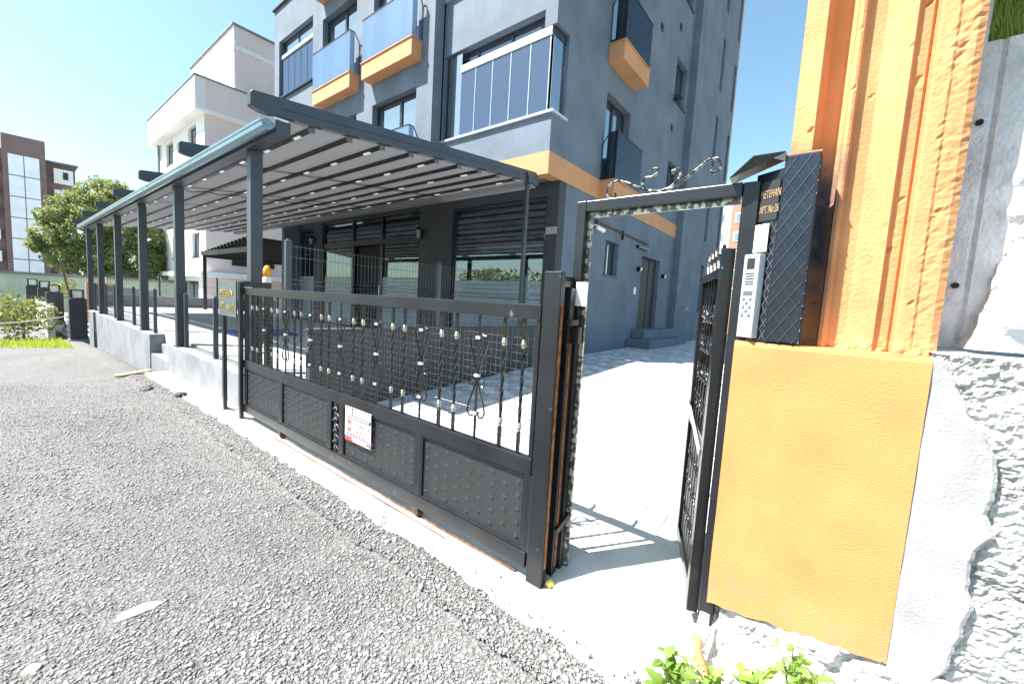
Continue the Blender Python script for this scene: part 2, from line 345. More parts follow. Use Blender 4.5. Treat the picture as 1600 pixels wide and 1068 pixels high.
# crushed stones lying on it
def stones(name, n, m, seed, sizes):
    r = np.random.default_rng(seed)
    dist = .75+9*r.random(n)**1.9; ang = R_(38.4)+(r.random(n)-.38)*R_(112)
    x = dist*np.cos(ang); y = dist*np.sin(ang)
    ex = np.array([edge_x(float(q)) for q in y])
    over = x-ex
    keep = (over < 0) | ((over < .12) & (r.random(n) < .12*np.exp(-np.maximum(over, 0)*18)))
    keep &= (y < 14)
    x = x[keep]; y = y[keep]; over = over[keep]; k = len(x)
    z = np.array([street_z(float(a), float(b)) for a, b in zip(x, y)])
    z = np.where(over > -.0, np.array([gz(0, float(b)) for b in y])+.022, z)
    s = sizes[0]+(sizes[1]-sizes[0])*r.random(k)**3.2
    heap = np.exp(-np.abs(over+.12)*9); s *= 1+.9*heap*r.random(k)
    s *= np.array([1+.4*noise.noise(Vector((float(a)*.9, float(b)*.7, 4))) for a, b in zip(x, y)])
    base = np.array([(1,0,0),(-1,0,0),(0,1,0),(0,-1,0),(0,0,1),(0,0,-1)], float)
    fac = np.array([(0,2,4),(2,1,4),(1,3,4),(3,0,4),(2,0,5),(1,2,5),(3,1,5),(0,3,5)])
    V = base[None]*(1+.7*(r.random((k,6,1))-.4)); V += .35*(r.random((k,6,3))-.5)
    V[:, :, 2] *= .62; th = r.random(k)*6.283; c, sn = np.cos(th)[:,None], np.sin(th)[:,None]
    X = V[:,:,0]*c-V[:,:,1]*sn; Y = V[:,:,0]*sn+V[:,:,1]*c
    tz = (r.random((k,1))-.5)*1.2; Z = V[:,:,2]+X*tz*.6
    W = np.stack([X*s[:,None]+x[:,None], Y*s[:,None]+y[:,None], Z*s[:,None]+z[:,None]+s[:,None]*.25], 2).reshape(-1,3)
    F = (fac[None]+6*np.arange(k)[:,None,None]).reshape(-1,3)
    me = bpy.data.meshes.new(name); me.vertices.add(len(W)); me.vertices.foreach_set('co', W.ravel())
    me.loops.add(F.size); me.loops.foreach_set('vertex_index', F.ravel().astype(np.int32))
    me.polygons.add(len(F)); me.polygons.foreach_set('loop_start', np.arange(0, F.size, 3, dtype=np.int32)); me.polygons.foreach_set('loop_total', np.full(len(F), 3, np.int32))
    me.update(); me.validate(); me.materials.append(m)
    o = bpy.data.objects.new(name, me); COL.objects.link(o); return o
sm1 = mat('crushed_stone', (.19, .189, .186), .92, var=.55, scale=60, detail=2, thr=(.3, .7))
sm2 = mat('pale_crushed_stone', (.31, .308, .3), .92, var=.3, scale=50, detail=2)
for q_ in (gm, sm1, sm2): streak(q_, (.9, .6, .9), .12)
for nm, n, m, sd, sz, lb in (('gravel', 262000, sm1, 1, (.0034, .0098), 'grey crushed stone gravel covering the street'), ('pale_gravel', 42000, sm2, 2, (.0036, .0145), 'lighter chips of stone mixed through the gravel street')):
    o = stones(nm, n, m, sd, sz); tag(o, lb, 'gravel'); struct(o, 'stuff')

# concrete strip along the gate
def strip_z(x, y):
    if x > 2.2 and y > 4.75: return -.3
    e = edge_x(y); z = gz(0, y)+.012+.006*noise.noise(Vector((x*6, y*3, 5)))
    if y < 1.25: z += .0
    if x < e-.01: z -= .06+.2*(e-x)
    t = min(1, max(0, (.75-y)/.5)); z += t*.05*max(0, min(1, (x-1.75)/.3))
    if x > 1.9 and y < 4.8: z = max(z, zc(x)+.004)
    return z
o = sheet('concrete_strip', 1.5, 2.62, -.9, 9.9, .03, strip_z, M['concrete'], True); struct(o)

# ------------------------------------------------------------------ courtyard paving
bed = MB(); xs = [2.58, 3.2, 6.8, 8.5, 12, 30]
for a, b in zip(xs, xs[1:]):
    bed.add([(a,-3,zc(a)-.03),(b,-3,zc(b)-.03),(b,4.72,zc(b)-.03),(a,4.72,zc(a)-.03)], [(0,1,2,3)])
yard = struct(build('courtyard_paving', bed, mat('paving_joint', (.4, .39, .37), .95, var=.2, scale=20)))
pw, ph = .2, .16
def paver_mesh(i):
    mb = MB(); a, b, c = pw/2-.0025, ph/2-.0025, .004
    v = [(-a,-b,-.03),(a,-b,-.03),(a,b,-.03),(-a,b,-.03),(-a,-b,-c*.6),(a,-b,-c*.6),(a,b,-c*.6),(-a,b,-c*.6),(-a+c,-b+c,0),(a-c,-b+c,0),(a-c,b-c,0),(-a+c,b-c,0)]
    mb.add(v, [(0,1,5,4),(1,2,6,5),(2,3,7,6),(3,0,4,7),(4,5,9,8),(5,6,10,9),(6,7,11,10),(7,4,8,11),(8,9,10,11)])
    return mb
pm = []
for i in range(4):
    mb = paver_mesh(i); me = bpy.data.meshes.new('paver'); me.from_pydata(mb.v, [], mb.f); me.materials.append(M['pave'][i]); pm.append(me)
cells = []
row = 0; y = -1.2
while y < 4.66:
    x = 2.72+(row % 2)*pw*.5
    k = 0
    while x < 16:
        pal = (k*2+row*3+(row//2)) % 7
        mi = 0 if pal in (0, 4) else (1 if pal in (1, 5) else (2 if pal in (2, 6) else 3))
        if random.random() < .12: mi = random.randrange(4)
        cells.append((x, y, mi)); x += pw; k += 1
    y += ph; row += 1
cells = [c for c in cells if c[1] < 4.6 or c[0] < 16]
def seen(c):
    v = Vector((c[0], c[1], zc(c[0])-1.6)); q = v.dot(fw)
    if q < .3: return False
    px = 800+640*v.dot(r2)/q; return 600 < px < 1075 and not (835 < px < 890)
cells.sort(key=lambda c: (not seen(c), c[0]**2+c[1]**2))
rest = MB(); restm = []
for i, (x, y, mi) in enumerate(cells):
    z = zc(x)+random.uniform(-.0012, .0012); s = math.atan((zc(x+.1)-zc(x-.1))/.2)
    if i < 298:
        o = bpy.data.objects.new('paver', pm[mi]); COL.objects.link(o); o.parent = yard; o.location = (x, y, z); o.rotation_euler = (random.uniform(-.003, .003), -s, 0)
    else:
        b = paver_mesh(0); n0 = len(rest.f); rest.add([(p[0]+x, p[1]+y, p[2]+z+math.tan(s)*p[0]) for p in b.v], b.f); restm += [mi]*len(b.f)
o = build('paver_field', rest, M['pave'], yard, fixn=False); o.data.polygons.foreach_set('material_index', restm); o.data.update(); struct(o, 'stuff')

# ------------------------------------------------------------------ terrace, low walls
t = MB().box(2.24, 7.19, 4.9, 26, .1, .5); struct(build('terrace_floor', t, M['terr']))
o = build('low_wall', MB().box(1.98, 2.235, 5.62, 9.85, -.4, .45), M['wallw'], bevel=.01); tag(o, 'pale grey low wall between the gate and the terrace steps', 'wall')
o = build('low_wall', MB().box(1.98, 2.235, 11.35, 20.6, -.9, .5), M['wallw'], bevel=.01); tag(o, 'longer pale grey low wall under the far pergola posts beyond the steps', 'wall')
st = thing('terrace_steps', 'grey concrete steps in the gap of the low terrace wall', 'steps', (2.2, 10.6, -.2))
for i, (a, z) in enumerate(((2.0, .1), (2.16, .3))): build('step', MB().box(a, 2.42, 9.853, 11.347, -.4, z) if i == 0 else MB().box(a, 2.42, 9.853, 11.347, z-.195, z), M['wallw'], st)
o = build('retaining_wall', MB().box(2.26, 7.19, 4.74, 4.898, .0, 1.14).box(2.25, 7.185, 4.73, 4.908, 1.142, 1.165), mat('dark_wall_paint', (.062, .06, .06), .85, var=.15, scale=3)); tag(o, 'dark grey parapet wall under the mesh fence beside the sloping courtyard', 'wall')
o = build('blue_mat', MB().box(3.3, 4.6, 10.4, 11.6, .502, .56), M['blue']); tag(o, 'deep blue mat lying on the terrace behind the name sign', 'mat')

# ------------------------------------------------------------------ apartment building
XL, XB, YB, Y2, X2 = 6.43, 6.74, 4.70, 4.47, 14.59
ap = thing('apartment_building', 'dark grey apartment block with orange bands and glass balconies', 'building', (7, 4.7, .4))
Aholes = [(13.67, 16.12, 8.2, 10.1), (11.15, 13.05, 7.55, 9.72), (8.44, 10.33, 7.55, 9.72), (8.44, 10.29, 4.6, 6.6), (11.07, 12.95, 4.6, 6.6), (13.67, 16.12, 5.2, 7.1)]
f = slab(MB(), 'x', XL, 6.7, 7.85, 16.5, 4.14, 11.2, Aholes)
weld(build('wall', f, M['anth'], ap))
weld(build('wall', slab(MB(), 'x', XL, 6.7, 7.85, 13.4, 11.201, 14.3, [(11.15, 12.9, 11.3, 12.8), (8.44, 10.29, 11.3, 12.8)]), M['anth'], ap))
weld(build('wall', slab(MB(), 'x', XB, 6.95, YB, 7.849, 4.56, 14.3, [(YB-.01, 7.82, 5.3, 6.87), (4.98, 7.82, 6.86, 7.2), (YB-.01, 7.82, 8.4, 9.97), (4.98, 7.82, 9.96, 10.3)]), M['anth'], ap))
BH = [(6.9, 7.2, 5.3, 6.87), (6.9, 7.2, 8.4, 9.97)]
bw = []
for z in (4.56, 7.55, 10.6): bw.append((8.93, 10.26, z, z+2.0))
for z in (5.05, 8.14, 11.2): bw.append((13.28, 14.3, z, z+1.28))
weld(build('wall', slab(MB(), 'y', YB, 4.92, 6.951, X2, 4.56, 17.2, BH+bw), M['anth'], ap))
GH = [(9.43, 10.19, 2.44, 3.29), (11.83, 13.35, 1.06, 3.2)]
weld(build('wall', slab(MB(), 'y', YB, 4.92, 7.451, X2, .2, 4.128, GH), M['anth'], ap))
sl2 = [(a, a+.38, z, z+1.87) for a in (17.35, 19.38) for z in (1.65, 4.45, 7.3, 10.09, 12.9)]
weld(build('stair_tower', slab(MB(), 'y', Y2, 4.75, X2+.001, 19.85, .2, 17.6, sl2).box(X2+.001, 14.8, 4.751, 4.92, .2, 17.55), M['anth'], ap))
build('tower_corner_trim', MB().box(19.851, 20.0, Y2-.01, 4.75, .2, 17.6), mat('beige_trim', (.42, .36, .33), .9), ap)
for h in sl2: window(ap, 'y', Y2, h[0], h[1], h[2], h[3], sill=False, rec=.16, fr=.03, name='slit_window')
# orange band at the first floor
f = MB().box(6.728, 6.96, 4.688, 7.848, 4.13, 4.557); build('band', f, M['orange'], ap)
f = MB().box(6.961, X2, 4.688, 4.92, 4.13, 4.557); build('band', f, M['orange'], ap)
build('band', MB().box(6.418, 6.7, 7.849, 16.5, 4.13, 4.139), M['orange'], ap)
build('soffit', MB().box(6.96, 7.6, 4.92, 16.4, 4.14, 4.3), M['anth'], ap)
build('core', MB().box(9.0, 19.6, 5.6, 16.3, .2, 17.3).box(6.96, 9.0, 6.2, 16.3, 4.32, 14.2), M['dark'], ap)
build('roof', MB().box(6.3, 20.1, 4.4, 13.5, 17.62, 17.8), M['anth_deep'], ap)
build('parapet_cap', MB().box(6.36, 6.78, 13.402, 16.56, 11.201, 11.25), M['anth_deep'], ap)
build('end_wall', MB().box(6.7, 9.0, 16.31, 16.5, .2, 11.2), M['anth'], ap)
# windows on the balcony side
for (a, b, c, d) in Aholes[1:5]: window(ap, 'x', XL, a, b, c, d, muls=((a+b)/2-.12,), rec=.16, fr=.075, sill=False)
for (a, b, c, d) in (Aholes[0], Aholes[5]):
    q = build('bay_frame', MB().box(6.52, 6.6, a+.002, a+.05, c, d-.002).box(6.52, 6.6, b-.12, b-.002, c, d-.002).box(6.55, 6.62, a+.05, b-.12, d-.06, d-.002).box(6.55, 6.62, (a+b)/2-.03, (a+b)/2+.03, c+1.42, d-.06), M['frame'], ap)
    build('transom_pane', MB().box(6.57, 6.58, a+.05, b-.12, c+1.42, d-.06), M['pane'], q)
    build('head_track', MB().box(6.46, 6.56, a+.05, b-.14, c+1.3, c+1.41), M['alu'], q)
    n_ = 5; w_ = (b-.14-a-.05)/n_
    for k in range(n_):
        build('glass_leaf', MB().box(6.50, 6.508, a+.05+w_*k+.008, a+.05+w_*(k+1)-.008, c+.01, c+1.3), M['bayg'], q)
        build('edge_strip', MB().box(6.494, 6.514, a+.05+w_*k-.006, a+.05+w_*k+.006, c+.01, c+1.3), M['frame'], q)
    build('sill_shelf', MB().box(XL-.07, XL+.0, a-.05, b+.05, c-.05, c-.001), M['frame'], ap)
    build('inner_wall', MB().box(7.0, 7.1, a, b, c-.1, d+.1), M['anth_deep'], ap)
for (a, b, c, d) in bw[:3]: window(ap, 'y', YB, a, b, c, d, muls=((a+b)/2,), rec=.17, fr=.07, sill=False, name='balcony_door')
for (a, b, c, d) in bw[3:]: window(ap, 'y', YB, a, b, c, d, muls=((a+b)/2,), rec=.14, fr=.05)
window(ap, 'y', YB, *GH[0], muls=(9.75,), rec=.12)
# corner bay with folding glass
def bay(z):
    b = build('bay_frame', MB().box(6.86, 6.95, 7.70, 7.82, z, z+1.9).box(6.9, 6.95, 4.99, 7.7, z+1.82, z+1.899).box(6.89, 6.95, 6.85, 6.9, z+1.58, z+1.82).box(6.89, 6.95, 5.88, 5.93, z+1.58, z+1.82), M['frame'], ap)
    build('transom_pane', MB().box(6.915, 6.925, 4.99, 7.7, z+1.58, z+1.82), M['bayg'], b)
    build('head_track', MB().box(6.735, 6.89, 4.80, 7.28, z+1.40, z+1.44).box(6.745, 6.885, 4.81, 7.27, z+1.445, z+1.56), M['alu'], b)
    build('side_head', MB().box(6.80, 7.19, 4.76, 4.80, z+1.40, z+1.565), M['frame'], b)
    build('bay_sill', MB().box(6.68, 6.95, 4.64, 7.84, z-.045, z+.004).box(6.951, 7.22, 4.64, 4.92, z-.045, z+.004), M['alu'], b)
    ys = [4.83, 5.30, 5.80, 6.30, 6.80, 7.26]
    for a, c in zip(ys, ys[1:]):
        p = build('glass_leaf', MB().box(6.76, 6.768, a+.008, c-.008, z+.02, z+1.4), M['bayg'], b)
        build('edge_strip', MB().box(6.752, 6.776, a-.007, a+.007, z+.02, z+1.4), M['alu'], b)
    build('end_leaf', MB().box(6.79, 6.80, 7.28, 7.69, z+.02, z+1.85), M['pane'], b)
    build('glass_leaf', MB().box(6.78, 7.19, 4.772, 4.78, z+.02, z+1.4), M['pane'], b)
    build('inner_wall', MB().box(7.6, 7.7, 4.93, 7.8, z-.2, z+2.1).box(6.96, 7.6, 7.83, 7.845, z-.2, z+2.1), M['anth_deep'], ap)
    v = MB().tube([(6.905, 5.12, z+1.72), (6.885, 5.12, z+1.72)], .055, 14); build('vent', v, M['bar'], b)
bay(5.3); bay(8.4)
# balconies
def balcony(ax, c, u0, u1, z, dep):
    def B(mb, a, b, d, e, f_, h): return bx(mb, ax, a, b, d, e, f_, h)
    s = build('balcony', B(MB(), c-dep, c-.001, u0, u1, z, z+.385), M['orange'], ap, bevel=.006)
    build('balcony_cap', B(MB(), c-dep-.025, c-.001, u0-.02, u1+.02, z+.387, z+.41), M['orange'], s)
    build('glass_panel', B(MB(), c-dep+.005, c-dep+.017, u0+.01, u1-.01, z+.41, z+1.44), M['bal' if ax == 'x' else 'balb'], s)
    build('glass_panel', B(MB(), c-dep+.02, c-.16, u0+.006, u0+.018, z+.41, z+1.44), M['bal' if ax == 'x' else 'balb'], s)
    build('glass_panel', B(MB(), c-dep+.02, c-.16, u1-.018, u1-.006, z+.41, z+1.44), M['bal' if ax == 'x' else 'balb'], s)
    h = MB(); B(h, c-dep-.002, c-dep+.024, u0, u1, z+1.441, z+1.465)
    for u in (u0+.012, u1-.012):
        P = (lambda q, zz: (q, u, zz)) if ax == 'x' else (lambda q, zz: (u, q, zz))
        h.tube([P(c-dep+.012, z+1.452), P(c-.16, z+1.452), P(c-.03, z+1.25), P(c-.002, z+1.1)], .014, 5)
        h.tube([P(c-.02, z+.41), P(c-.02, z+1.2)], .012, 5)
    build('handrail', h, M['bar'], s)
    if ax == 'y':
        for k in range(13):
            u = u0+.06+(u1-u0-.12)*k/12; build('baluster', B(MB(), c-dep+.022, c-dep+.034, u-.006, u+.006, z+.41, z+1.44), M['bar'], s)
    return s
for z in (4.14, 7.13, 10.13):
    balcony('x', XL, 10.95, 13.03, z, .30); balcony('x', XL, 8.28, 10.36, z, .30); balcony('y', YB, 8.86, 10.33, z+.0, .38)
# shop fronts
SH = [(4.98, 7.82, .5, 3.84), (9.1, 14.46, .5, 4.0), (15.05, 16.38, .5, 3.84)]
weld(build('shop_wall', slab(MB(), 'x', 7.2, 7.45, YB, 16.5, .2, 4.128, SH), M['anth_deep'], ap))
build('shop_room', MB().box(8.6, 8.7, 4.93, 16.3, .3, 4.3).box(7.46, 8.6, 4.93, 16.3, .3, .48).box(7.46, 8.6, 8.4, 8.5, .48, 4.13).box(7.46, 8.6, 14.6, 14.7, .48, 4.13), M['anth_deep'], ap)
def shopwin(u0, u1, z0, z1, muls, trans, blind=None, frost=None, door=None):
    f = MB(); a, b = 7.25, 7.32; e = .002; fr = .06
    f.box(a, b, u0+e, u0+fr, z0+e, z1-e); f.box(a, b, u1-fr, u1-e, z0+e, z1-e); f.box(a, b, u0+fr, u1-fr, z0+e, z0+fr); f.box(a, b, u0+fr, u1-fr, z1-fr, z1-e)
    for q in muls: f.box(a-.01, b, q-.05, q+.05, z0+fr, z1-fr)
    for q in trans: f.box(a-.006, b, u0+fr, u1-fr, q-.07, q+.07)
    o = build('shop_window', f, M['frame'], ap)
    cu = [u0+fr]+sorted(muls)+[u1-fr]; cz = [z0+fr]+sorted(trans)+[z1-fr]
    for i in range(len(cu)-1):
        for j in range(len(cz)-1):
            if door is not None and i == door and j == 0: continue
            build('pane', MB().box(7.283, 7.291, cu[i]+.01, cu[i+1]-.01, cz[j]+.01, cz[j+1]-.01), M['shopg'], o)
            if frost and j == 0:
                ff = MB(); zz = frost; k = 0
                ff.box(7.275, 7.28, cu[i]+.02, cu[i+1]-.02, z0+fr, zz-.5)
                for q in range(5): ff.box(7.275, 7.28, cu[i]+.02, cu[i+1]-.02, zz-.485+q*.1, zz-.4+q*.1)
                build('frosted_film', ff, M['frost'], o)
            if blind and cz[j+1] > blind+.2:
                zb = max(blind, cz[j]+.03); zt = cz[j+1]-.02; k = 0
                q = zt
                while q-.09 > zb:
                    build('blind_slat', MB().box(7.36 if k % 2 else 7.355, 7.365 if k % 2 else 7.36, cu[i]+.05, cu[i+1]-.05, q-.098, q), M['blind2' if k % 2 else 'blind'], o); q -= .1; k += 1
                build('blind_rail', MB().box(7.345, 7.375, cu[i]+.05, cu[i+1]-.05, q-.03, q), M['led'], o)
    return o
s2 = shopwin(*SH[0], [], [], blind=2.52, frost=2.09)
s1 = shopwin(*SH[1], [12.53, 10.93], [3.2], blind=3.28, frost=2.15, door=1)
build('door_leaf', MB().box(7.34, 7.38, 11.0, 11.6, .52, 3.1).box(7.42, 7.46, 11.62, 12.44, .52, 3.1), M['dark'], s1)
build('door_handle', MB().tube([(7.31, 11.1, 1.3), (7.31, 11.1, 1.9)], .015, 6), M['alu'], s1)
shopwin(*SH[2], [], [], blind=2.9, frost=2.15)
# side entrance
d = build('entrance_door', MB().box(4.7*0+11.85, 12.72, 4.83, 4.87, 1.07, 3.17).box(12.76, 13.33, 4.82, 4.86, 1.07, 3.17), mat('dark_brown_door', (.018, .016, .016), .6), ap)
build('handle', MB().tube([(11.98, 4.80, 1.9), (11.98, 4.80, 2.3)], .018, 6), M['alu'], d)
build('step', MB().box(11.15, 14.57, 4.0, 4.69, .35, .78), M['anth'], ap, bevel=.01); build('step', MB().box(11.5, 14.57, 4.32, 4.691, .782, 1.05), M['anth'], ap, bevel=.01)
# small wall fittings: things of their own
def lantern(y, z, lab):
    o = thing('wall_lantern', lab, 'lamp', (7.2, y, z), 'lanterns between the shop windows')
    build('bracket', MB().box(7.15, 7.199, y-.03, y+.03, z-.1, z+.12).tube([(7.16, y, z-.12), (7.06, y, z-.16), (7.06, y, z-.1)], .012, 6), M['black'], o)
    build('glass_body', MB().lathe((7.06, y, z), [(.04, -.1), (.065, .1)], 6), M['frost'], o)
    c = MB().lathe((7.06, y, z), [(.085, .1), (.05, .15), (.012, .2)], 6)
    for k in range(6):
        t_ = k*math.pi/3; c.tube([(7.06+.043*math.cos(t_), y+.043*math.sin(t_), z-.1), (7.06+.07*math.cos(t_), y+.07*math.sin(t_), z+.1)], .006, 4)
    build('cage', c, M['black'], o)
lantern(8.98, 3.28, 'black lantern on the pier between the large shop window and the door'); lantern(15.0, 3.38, 'black lantern on the far pier next to the narrow shop window')
def camera_(p, dx, lab):
    o = thing('security_camera', lab, 'camera', p); x, y, z = p
    build('bracket', MB().tube([(x, YB, z+.05), (x, y+.02, z+.05), (x, y, z)], .018, 6), M['whitep'], o)
    build('housing', MB().tube([(x-.02, y, z), (x+dx, y-.1, z-.07)], [.045, .05], 10), M['whitep'], o)
camera_((8.55, 4.5, 3.42), .16, 'white bullet camera under the pipe at the near end of the side wall')
for x, z, lb in ((11.55, 2.78, 'round wall light left of the side entrance door'), (13.62, 2.75, 'round wall light right of the side entrance door')):
    o = thing('wall_light', lb, 'lamp', (x, YB, z), 'lights beside the entrance'); build('body', MB().tube([(x, YB-.001, z), (x, YB-.09, z)], .07, 10), M['black'], o); build('lens', MB().tube([(x+.01, YB-.091, z), (x+.03, YB-.13, z-.02)], [.055, .045], 10), M['whitep'], o)
o = build('door_keypad', MB().box(11.38, 11.5, YB-.03, YB-.001, 2.05, 2.25), M['whitep'], bevel=.006); tag(o, 'small white keypad left of the side entrance door', 'keypad')
o = thing('wall_pipe', 'thin dark pipe running along the side wall above the window', 'pipe', (8.4, 4.66, 3.6))
build('tube', MB().tube([(8.2, 4.66, 3.62), (10.2, 4.66, 3.58), (12.1, 4.66, 3.55)], .022, 6), M['rust'], o)
build('clip', MB().box(8.8, 8.84, 4.63, 4.699, 3.45, 3.66).box(10.3, 10.34, 4.63, 4.699, 3.42, 3.64), M['frame'], o)
o = thing('canopy_lamp', 'narrow dark strip lamp over the side entrance door', 'lamp', (11.6, 4.66, 3.42)); build('body', MB().box(11.3, 12.15, 4.60, 4.699, 3.36, 3.42), M['black'], o)
o = thing('water_tap', 'red handled tap on the stair tower wall', 'tap', (15.4, Y2, 1.75)); build('spout', MB().tube([(15.4, Y2-.001, 1.75), (15.4, Y2-.16, 1.75), (15.4, Y2-.2, 1.7)], .025, 6), M['silver'], o); build('valve_handle', MB().box(15.28, 15.52, Y2-.12, Y2-.06, 1.785, 1.815), M['red'], o)
def wbracket(x, z, lab):
    o = MB()
    for k in range(3):
        pts = [(x+.02*k+.12*math.cos(a*.5+k)*(1-a/16), YB-.05-.02*a, z+.16*math.sin(a*.6+k)*(1-a/16)) for a in range(12)]
        o.tube(pts, .014, 5)
    o.tube([(x, YB-.001, z), (x-.0, YB-.3, z-.05)], .015, 5)
    tag(build('wall_bracket', o, M['black']), lab, 'bracket', 'dark scrolled brackets under the side windows')
wbracket(13.2, 8.1, 'dark scrolled bracket under the second floor side window'); wbracket(13.25, 5.0, 'dark scrolled bracket under the first floor side window'); wbracket(13.15, 11.15, 'dark scrolled bracket under the third floor side window')
for x, z, lb in ((11.83, 9.46, 'small dark vent slot nearest the second floor side balcony'), (13.32, 10.24, 'small dark vent slot under the third floor side window'), (13.31, 7.30, 'small dark vent slot above the first floor side window'), ):
    o = thing('wall_vent', lb, 'vent', (x, YB, z), 'small vents on the side wall'); build('cover', MB().box(x-.07, x+.07, YB-.03, YB-.001, z-.09, z+.09), M['frame'], o); build('louvre', MB().box(x-.05, x+.05, YB-.045, YB-.031, z-.01, z+.01), M['black'], o)
o = thing('air_conditioner', 'white air conditioner unit standing on the lowest side balcony', 'air conditioner', (9.9, 4.45, 4.56)); build('casing', MB().box(9.45, 10.2, 4.37, 4.6, 4.56, 5.05), M['whitep'], o, bevel=.015); build('fan_grille', MB().tube([(9.7, 4.368, 4.8), (9.7, 4.355, 4.8)], .17, 16), M['frame'], o)
o = thing('balcony_barrel', 'dark rounded tank standing on the second floor side balcony', 'tank', (9.9, 4.5, 7.55)); build('drum', MB().lathe((9.98, 4.5, 7.56), [(.12, 0), (.125, .5), (.06, .62)], 14), M['frame'], o, smooth=True)

# ------------------------------------------------------------------ pergola
pg = thing('pergola', 'anthracite pergola with grey fabric roof over the shop terrace', 'pergola', (2.05, 5, .5))
def pz(x): return 3.485+.1125*(x-2.0)        # underside line of the fabric
RY = [5.0+2.65*i for i in range(7)]
prof = [(1.70, .035), (1.70, .15), (1.72, .175), (6.72, .165), (6.72, -.028), (2.2, -.028), (1.97, -.008), (1.90, -.022), (1.81, -.015), (1.75, .003), (1.715, .018)]
for y in RY:
    build('rafter', MB().prism(prof, lambda u, v, t_: (u, t_, pz(u)+v), y-.05, y+.05), M['pgsteel'], pg, bevel=.006)
build('rafter_groove', MB().prism([(2.0, .055), (6.7, .055), (6.7, .062), (2.0, .062)], lambda u, v, t_: (u, t_, pz(u)+v), RY[0]-.053, RY[0]-.05), M['bar'], pg)
PY = [5.95, 9.45, 12.4, 15.4, 18.4, 20.8]
for i, y in enumerate(PY):
    zb = .45 if y < 10 else .5
    p = build('post', MB().box(2.02, 2.16, y-.07, y+.07, zb, 3.30), M['pgsteel'], pg, bevel=.008)
    build('base_plate', MB().box(1.995, 2.19, y-.11, y+.11, zb+.001, zb+.014), M['pgsteel'], p)
build('front_beam', MB().box(1.965, 2.12, RY[0]+.0, RY[-1]+.05, 3.302, 3.44), M['pgsteel'], pg, bevel=.006)
gp = [(-.068*math.cos(a), -.068*math.sin(a)) for a in [i*math.pi/10 for i in range(11)]]
gpi = [(.062*math.cos(a)*-1, -.062*math.sin(a)) for a in [i*math.pi/10 for i in range(10, -1, -1)]]
build('gutter', MB().prism([(1.875+u, 3.40+v) for u, v in gp+gpi], lambda u, v, t_: (u, t_, v), RY[0]-.03, RY[-1]+.06).tube([(1.875, RY[0]-.02, 3.35), (1.875, RY[-1]+.05, 3.355)], .058, 14), M['gutter'], pg)
BX = [2.369+.4735*i for i in range(9)]
edges = [2.12]+BX+[6.55]
for i in range(len(edges)-1):
    a, b = edges[i], edges[i+1]; mb = MB(); n = 6
    for s_ in (0, 1):
        for k in range(n+1):
            t_ = k/n; x = a+(b-a)*t_; sag = -.03*4*t_*(1-t_)
            for y in (RY[0]-.045, RY[-1]+.02): mb.v.append((x, y, pz(x)-.012+sag*.6-s_*.004))
    for s_ in (0, 1):
        o0 = s_*2*(n+1)
        for k in range(n): mb.f.append((o0+2*k, o0+2*k+1, o0+2*k+3, o0+2*k+2))
    build('fabric_panel', mb, M['fabric'], pg, smooth=True)
led = MB().box(-.018, .018, -.07, .07, -.012, 0); lm = bpy.data.meshes.new('led_light'); lm.from_pydata(led.v, [], led.f); lm.materials.append(M['ledlit'])
for i, x in enumerate(BX):
    b = build('cross_bar', MB().box(x-.03, x+.03, RY[0]+.055, RY[-1]-.05, pz(x)-.062, pz(x)-.034).box(x-.01, x+.01, RY[0]+.055, RY[-1]-.05, pz(x)-.034, pz(x)-.014), M['bar'], pg)
    build('end_cap', MB().box(x-.04, x+.04, RY[0]+.04, RY[0]+.054, pz(x)-.085, pz(x)-.01), M['plateg'], b)
    if i % 2 == 0:
        for k in range(17):
            o = bpy.data.objects.new('led_light', lm); COL.objects.link(o); o.parent = b; OFF[o.name] = off(pg); o.location = Vector((x, RY[0]+.42+.9*k, pz(x)-.0625))-off(pg)
build('wall_cassette', MB().box(6.5, 6.72, RY[0]-.04, RY[-1], pz(6.6)-.12, pz(6.6)-.002), M['fabric'], pg)
build('wall_bracket_arm', MB().box(6.42, 6.728, RY[0]-.1, RY[0]-.055, pz(6.5)-.08, pz(6.5)+.12), M['pgsteel'], pg)
build('wall_post', MB().box(6.45, 6.52, 4.95, 5.01, 1.17, pz(6.5)-.02), M['pgsteel'], pg)
for i in range(4):
    x = BX[4+i]-.2
cw = MB()
cw.tube([(2.3, 10.3, pz(2.3)-.06)]+[(x, 10.3+.02*math.sin(k), pz(x)-(.07 if k % 2 else .12)) for k, x in enumerate(np.arange(2.5, 6.4, .235))], .009, 5)
build('cable', cw, M['bar'], pg)

# second pergola further along
p2 = thing('pergola', 'black louvred pergola standing behind the far end of the shops', 'pergola', (6, 19, .5))
for y, x in ((17.4, 9.6), (22.6, 5.9), (22.6, 9.6)): build('post', MB().box(x-.06, x+.06, y-.06, y+.06, .5, 3.0), M['bar'], p2)
for k in range(14): build('slat', MB().box(5.8, 9.7, 17.3+.4*k, 17.38+.4*k, 3.35-.03*k, 3.5-.03*k), M['bar'], p2)
build('beam', MB().box(5.78, 5.9, 17.2, 22.7, 2.93, 3.1).box(5.901, 9.7, 22.55, 22.7, 2.85, 3.05), M['bar'], p2)

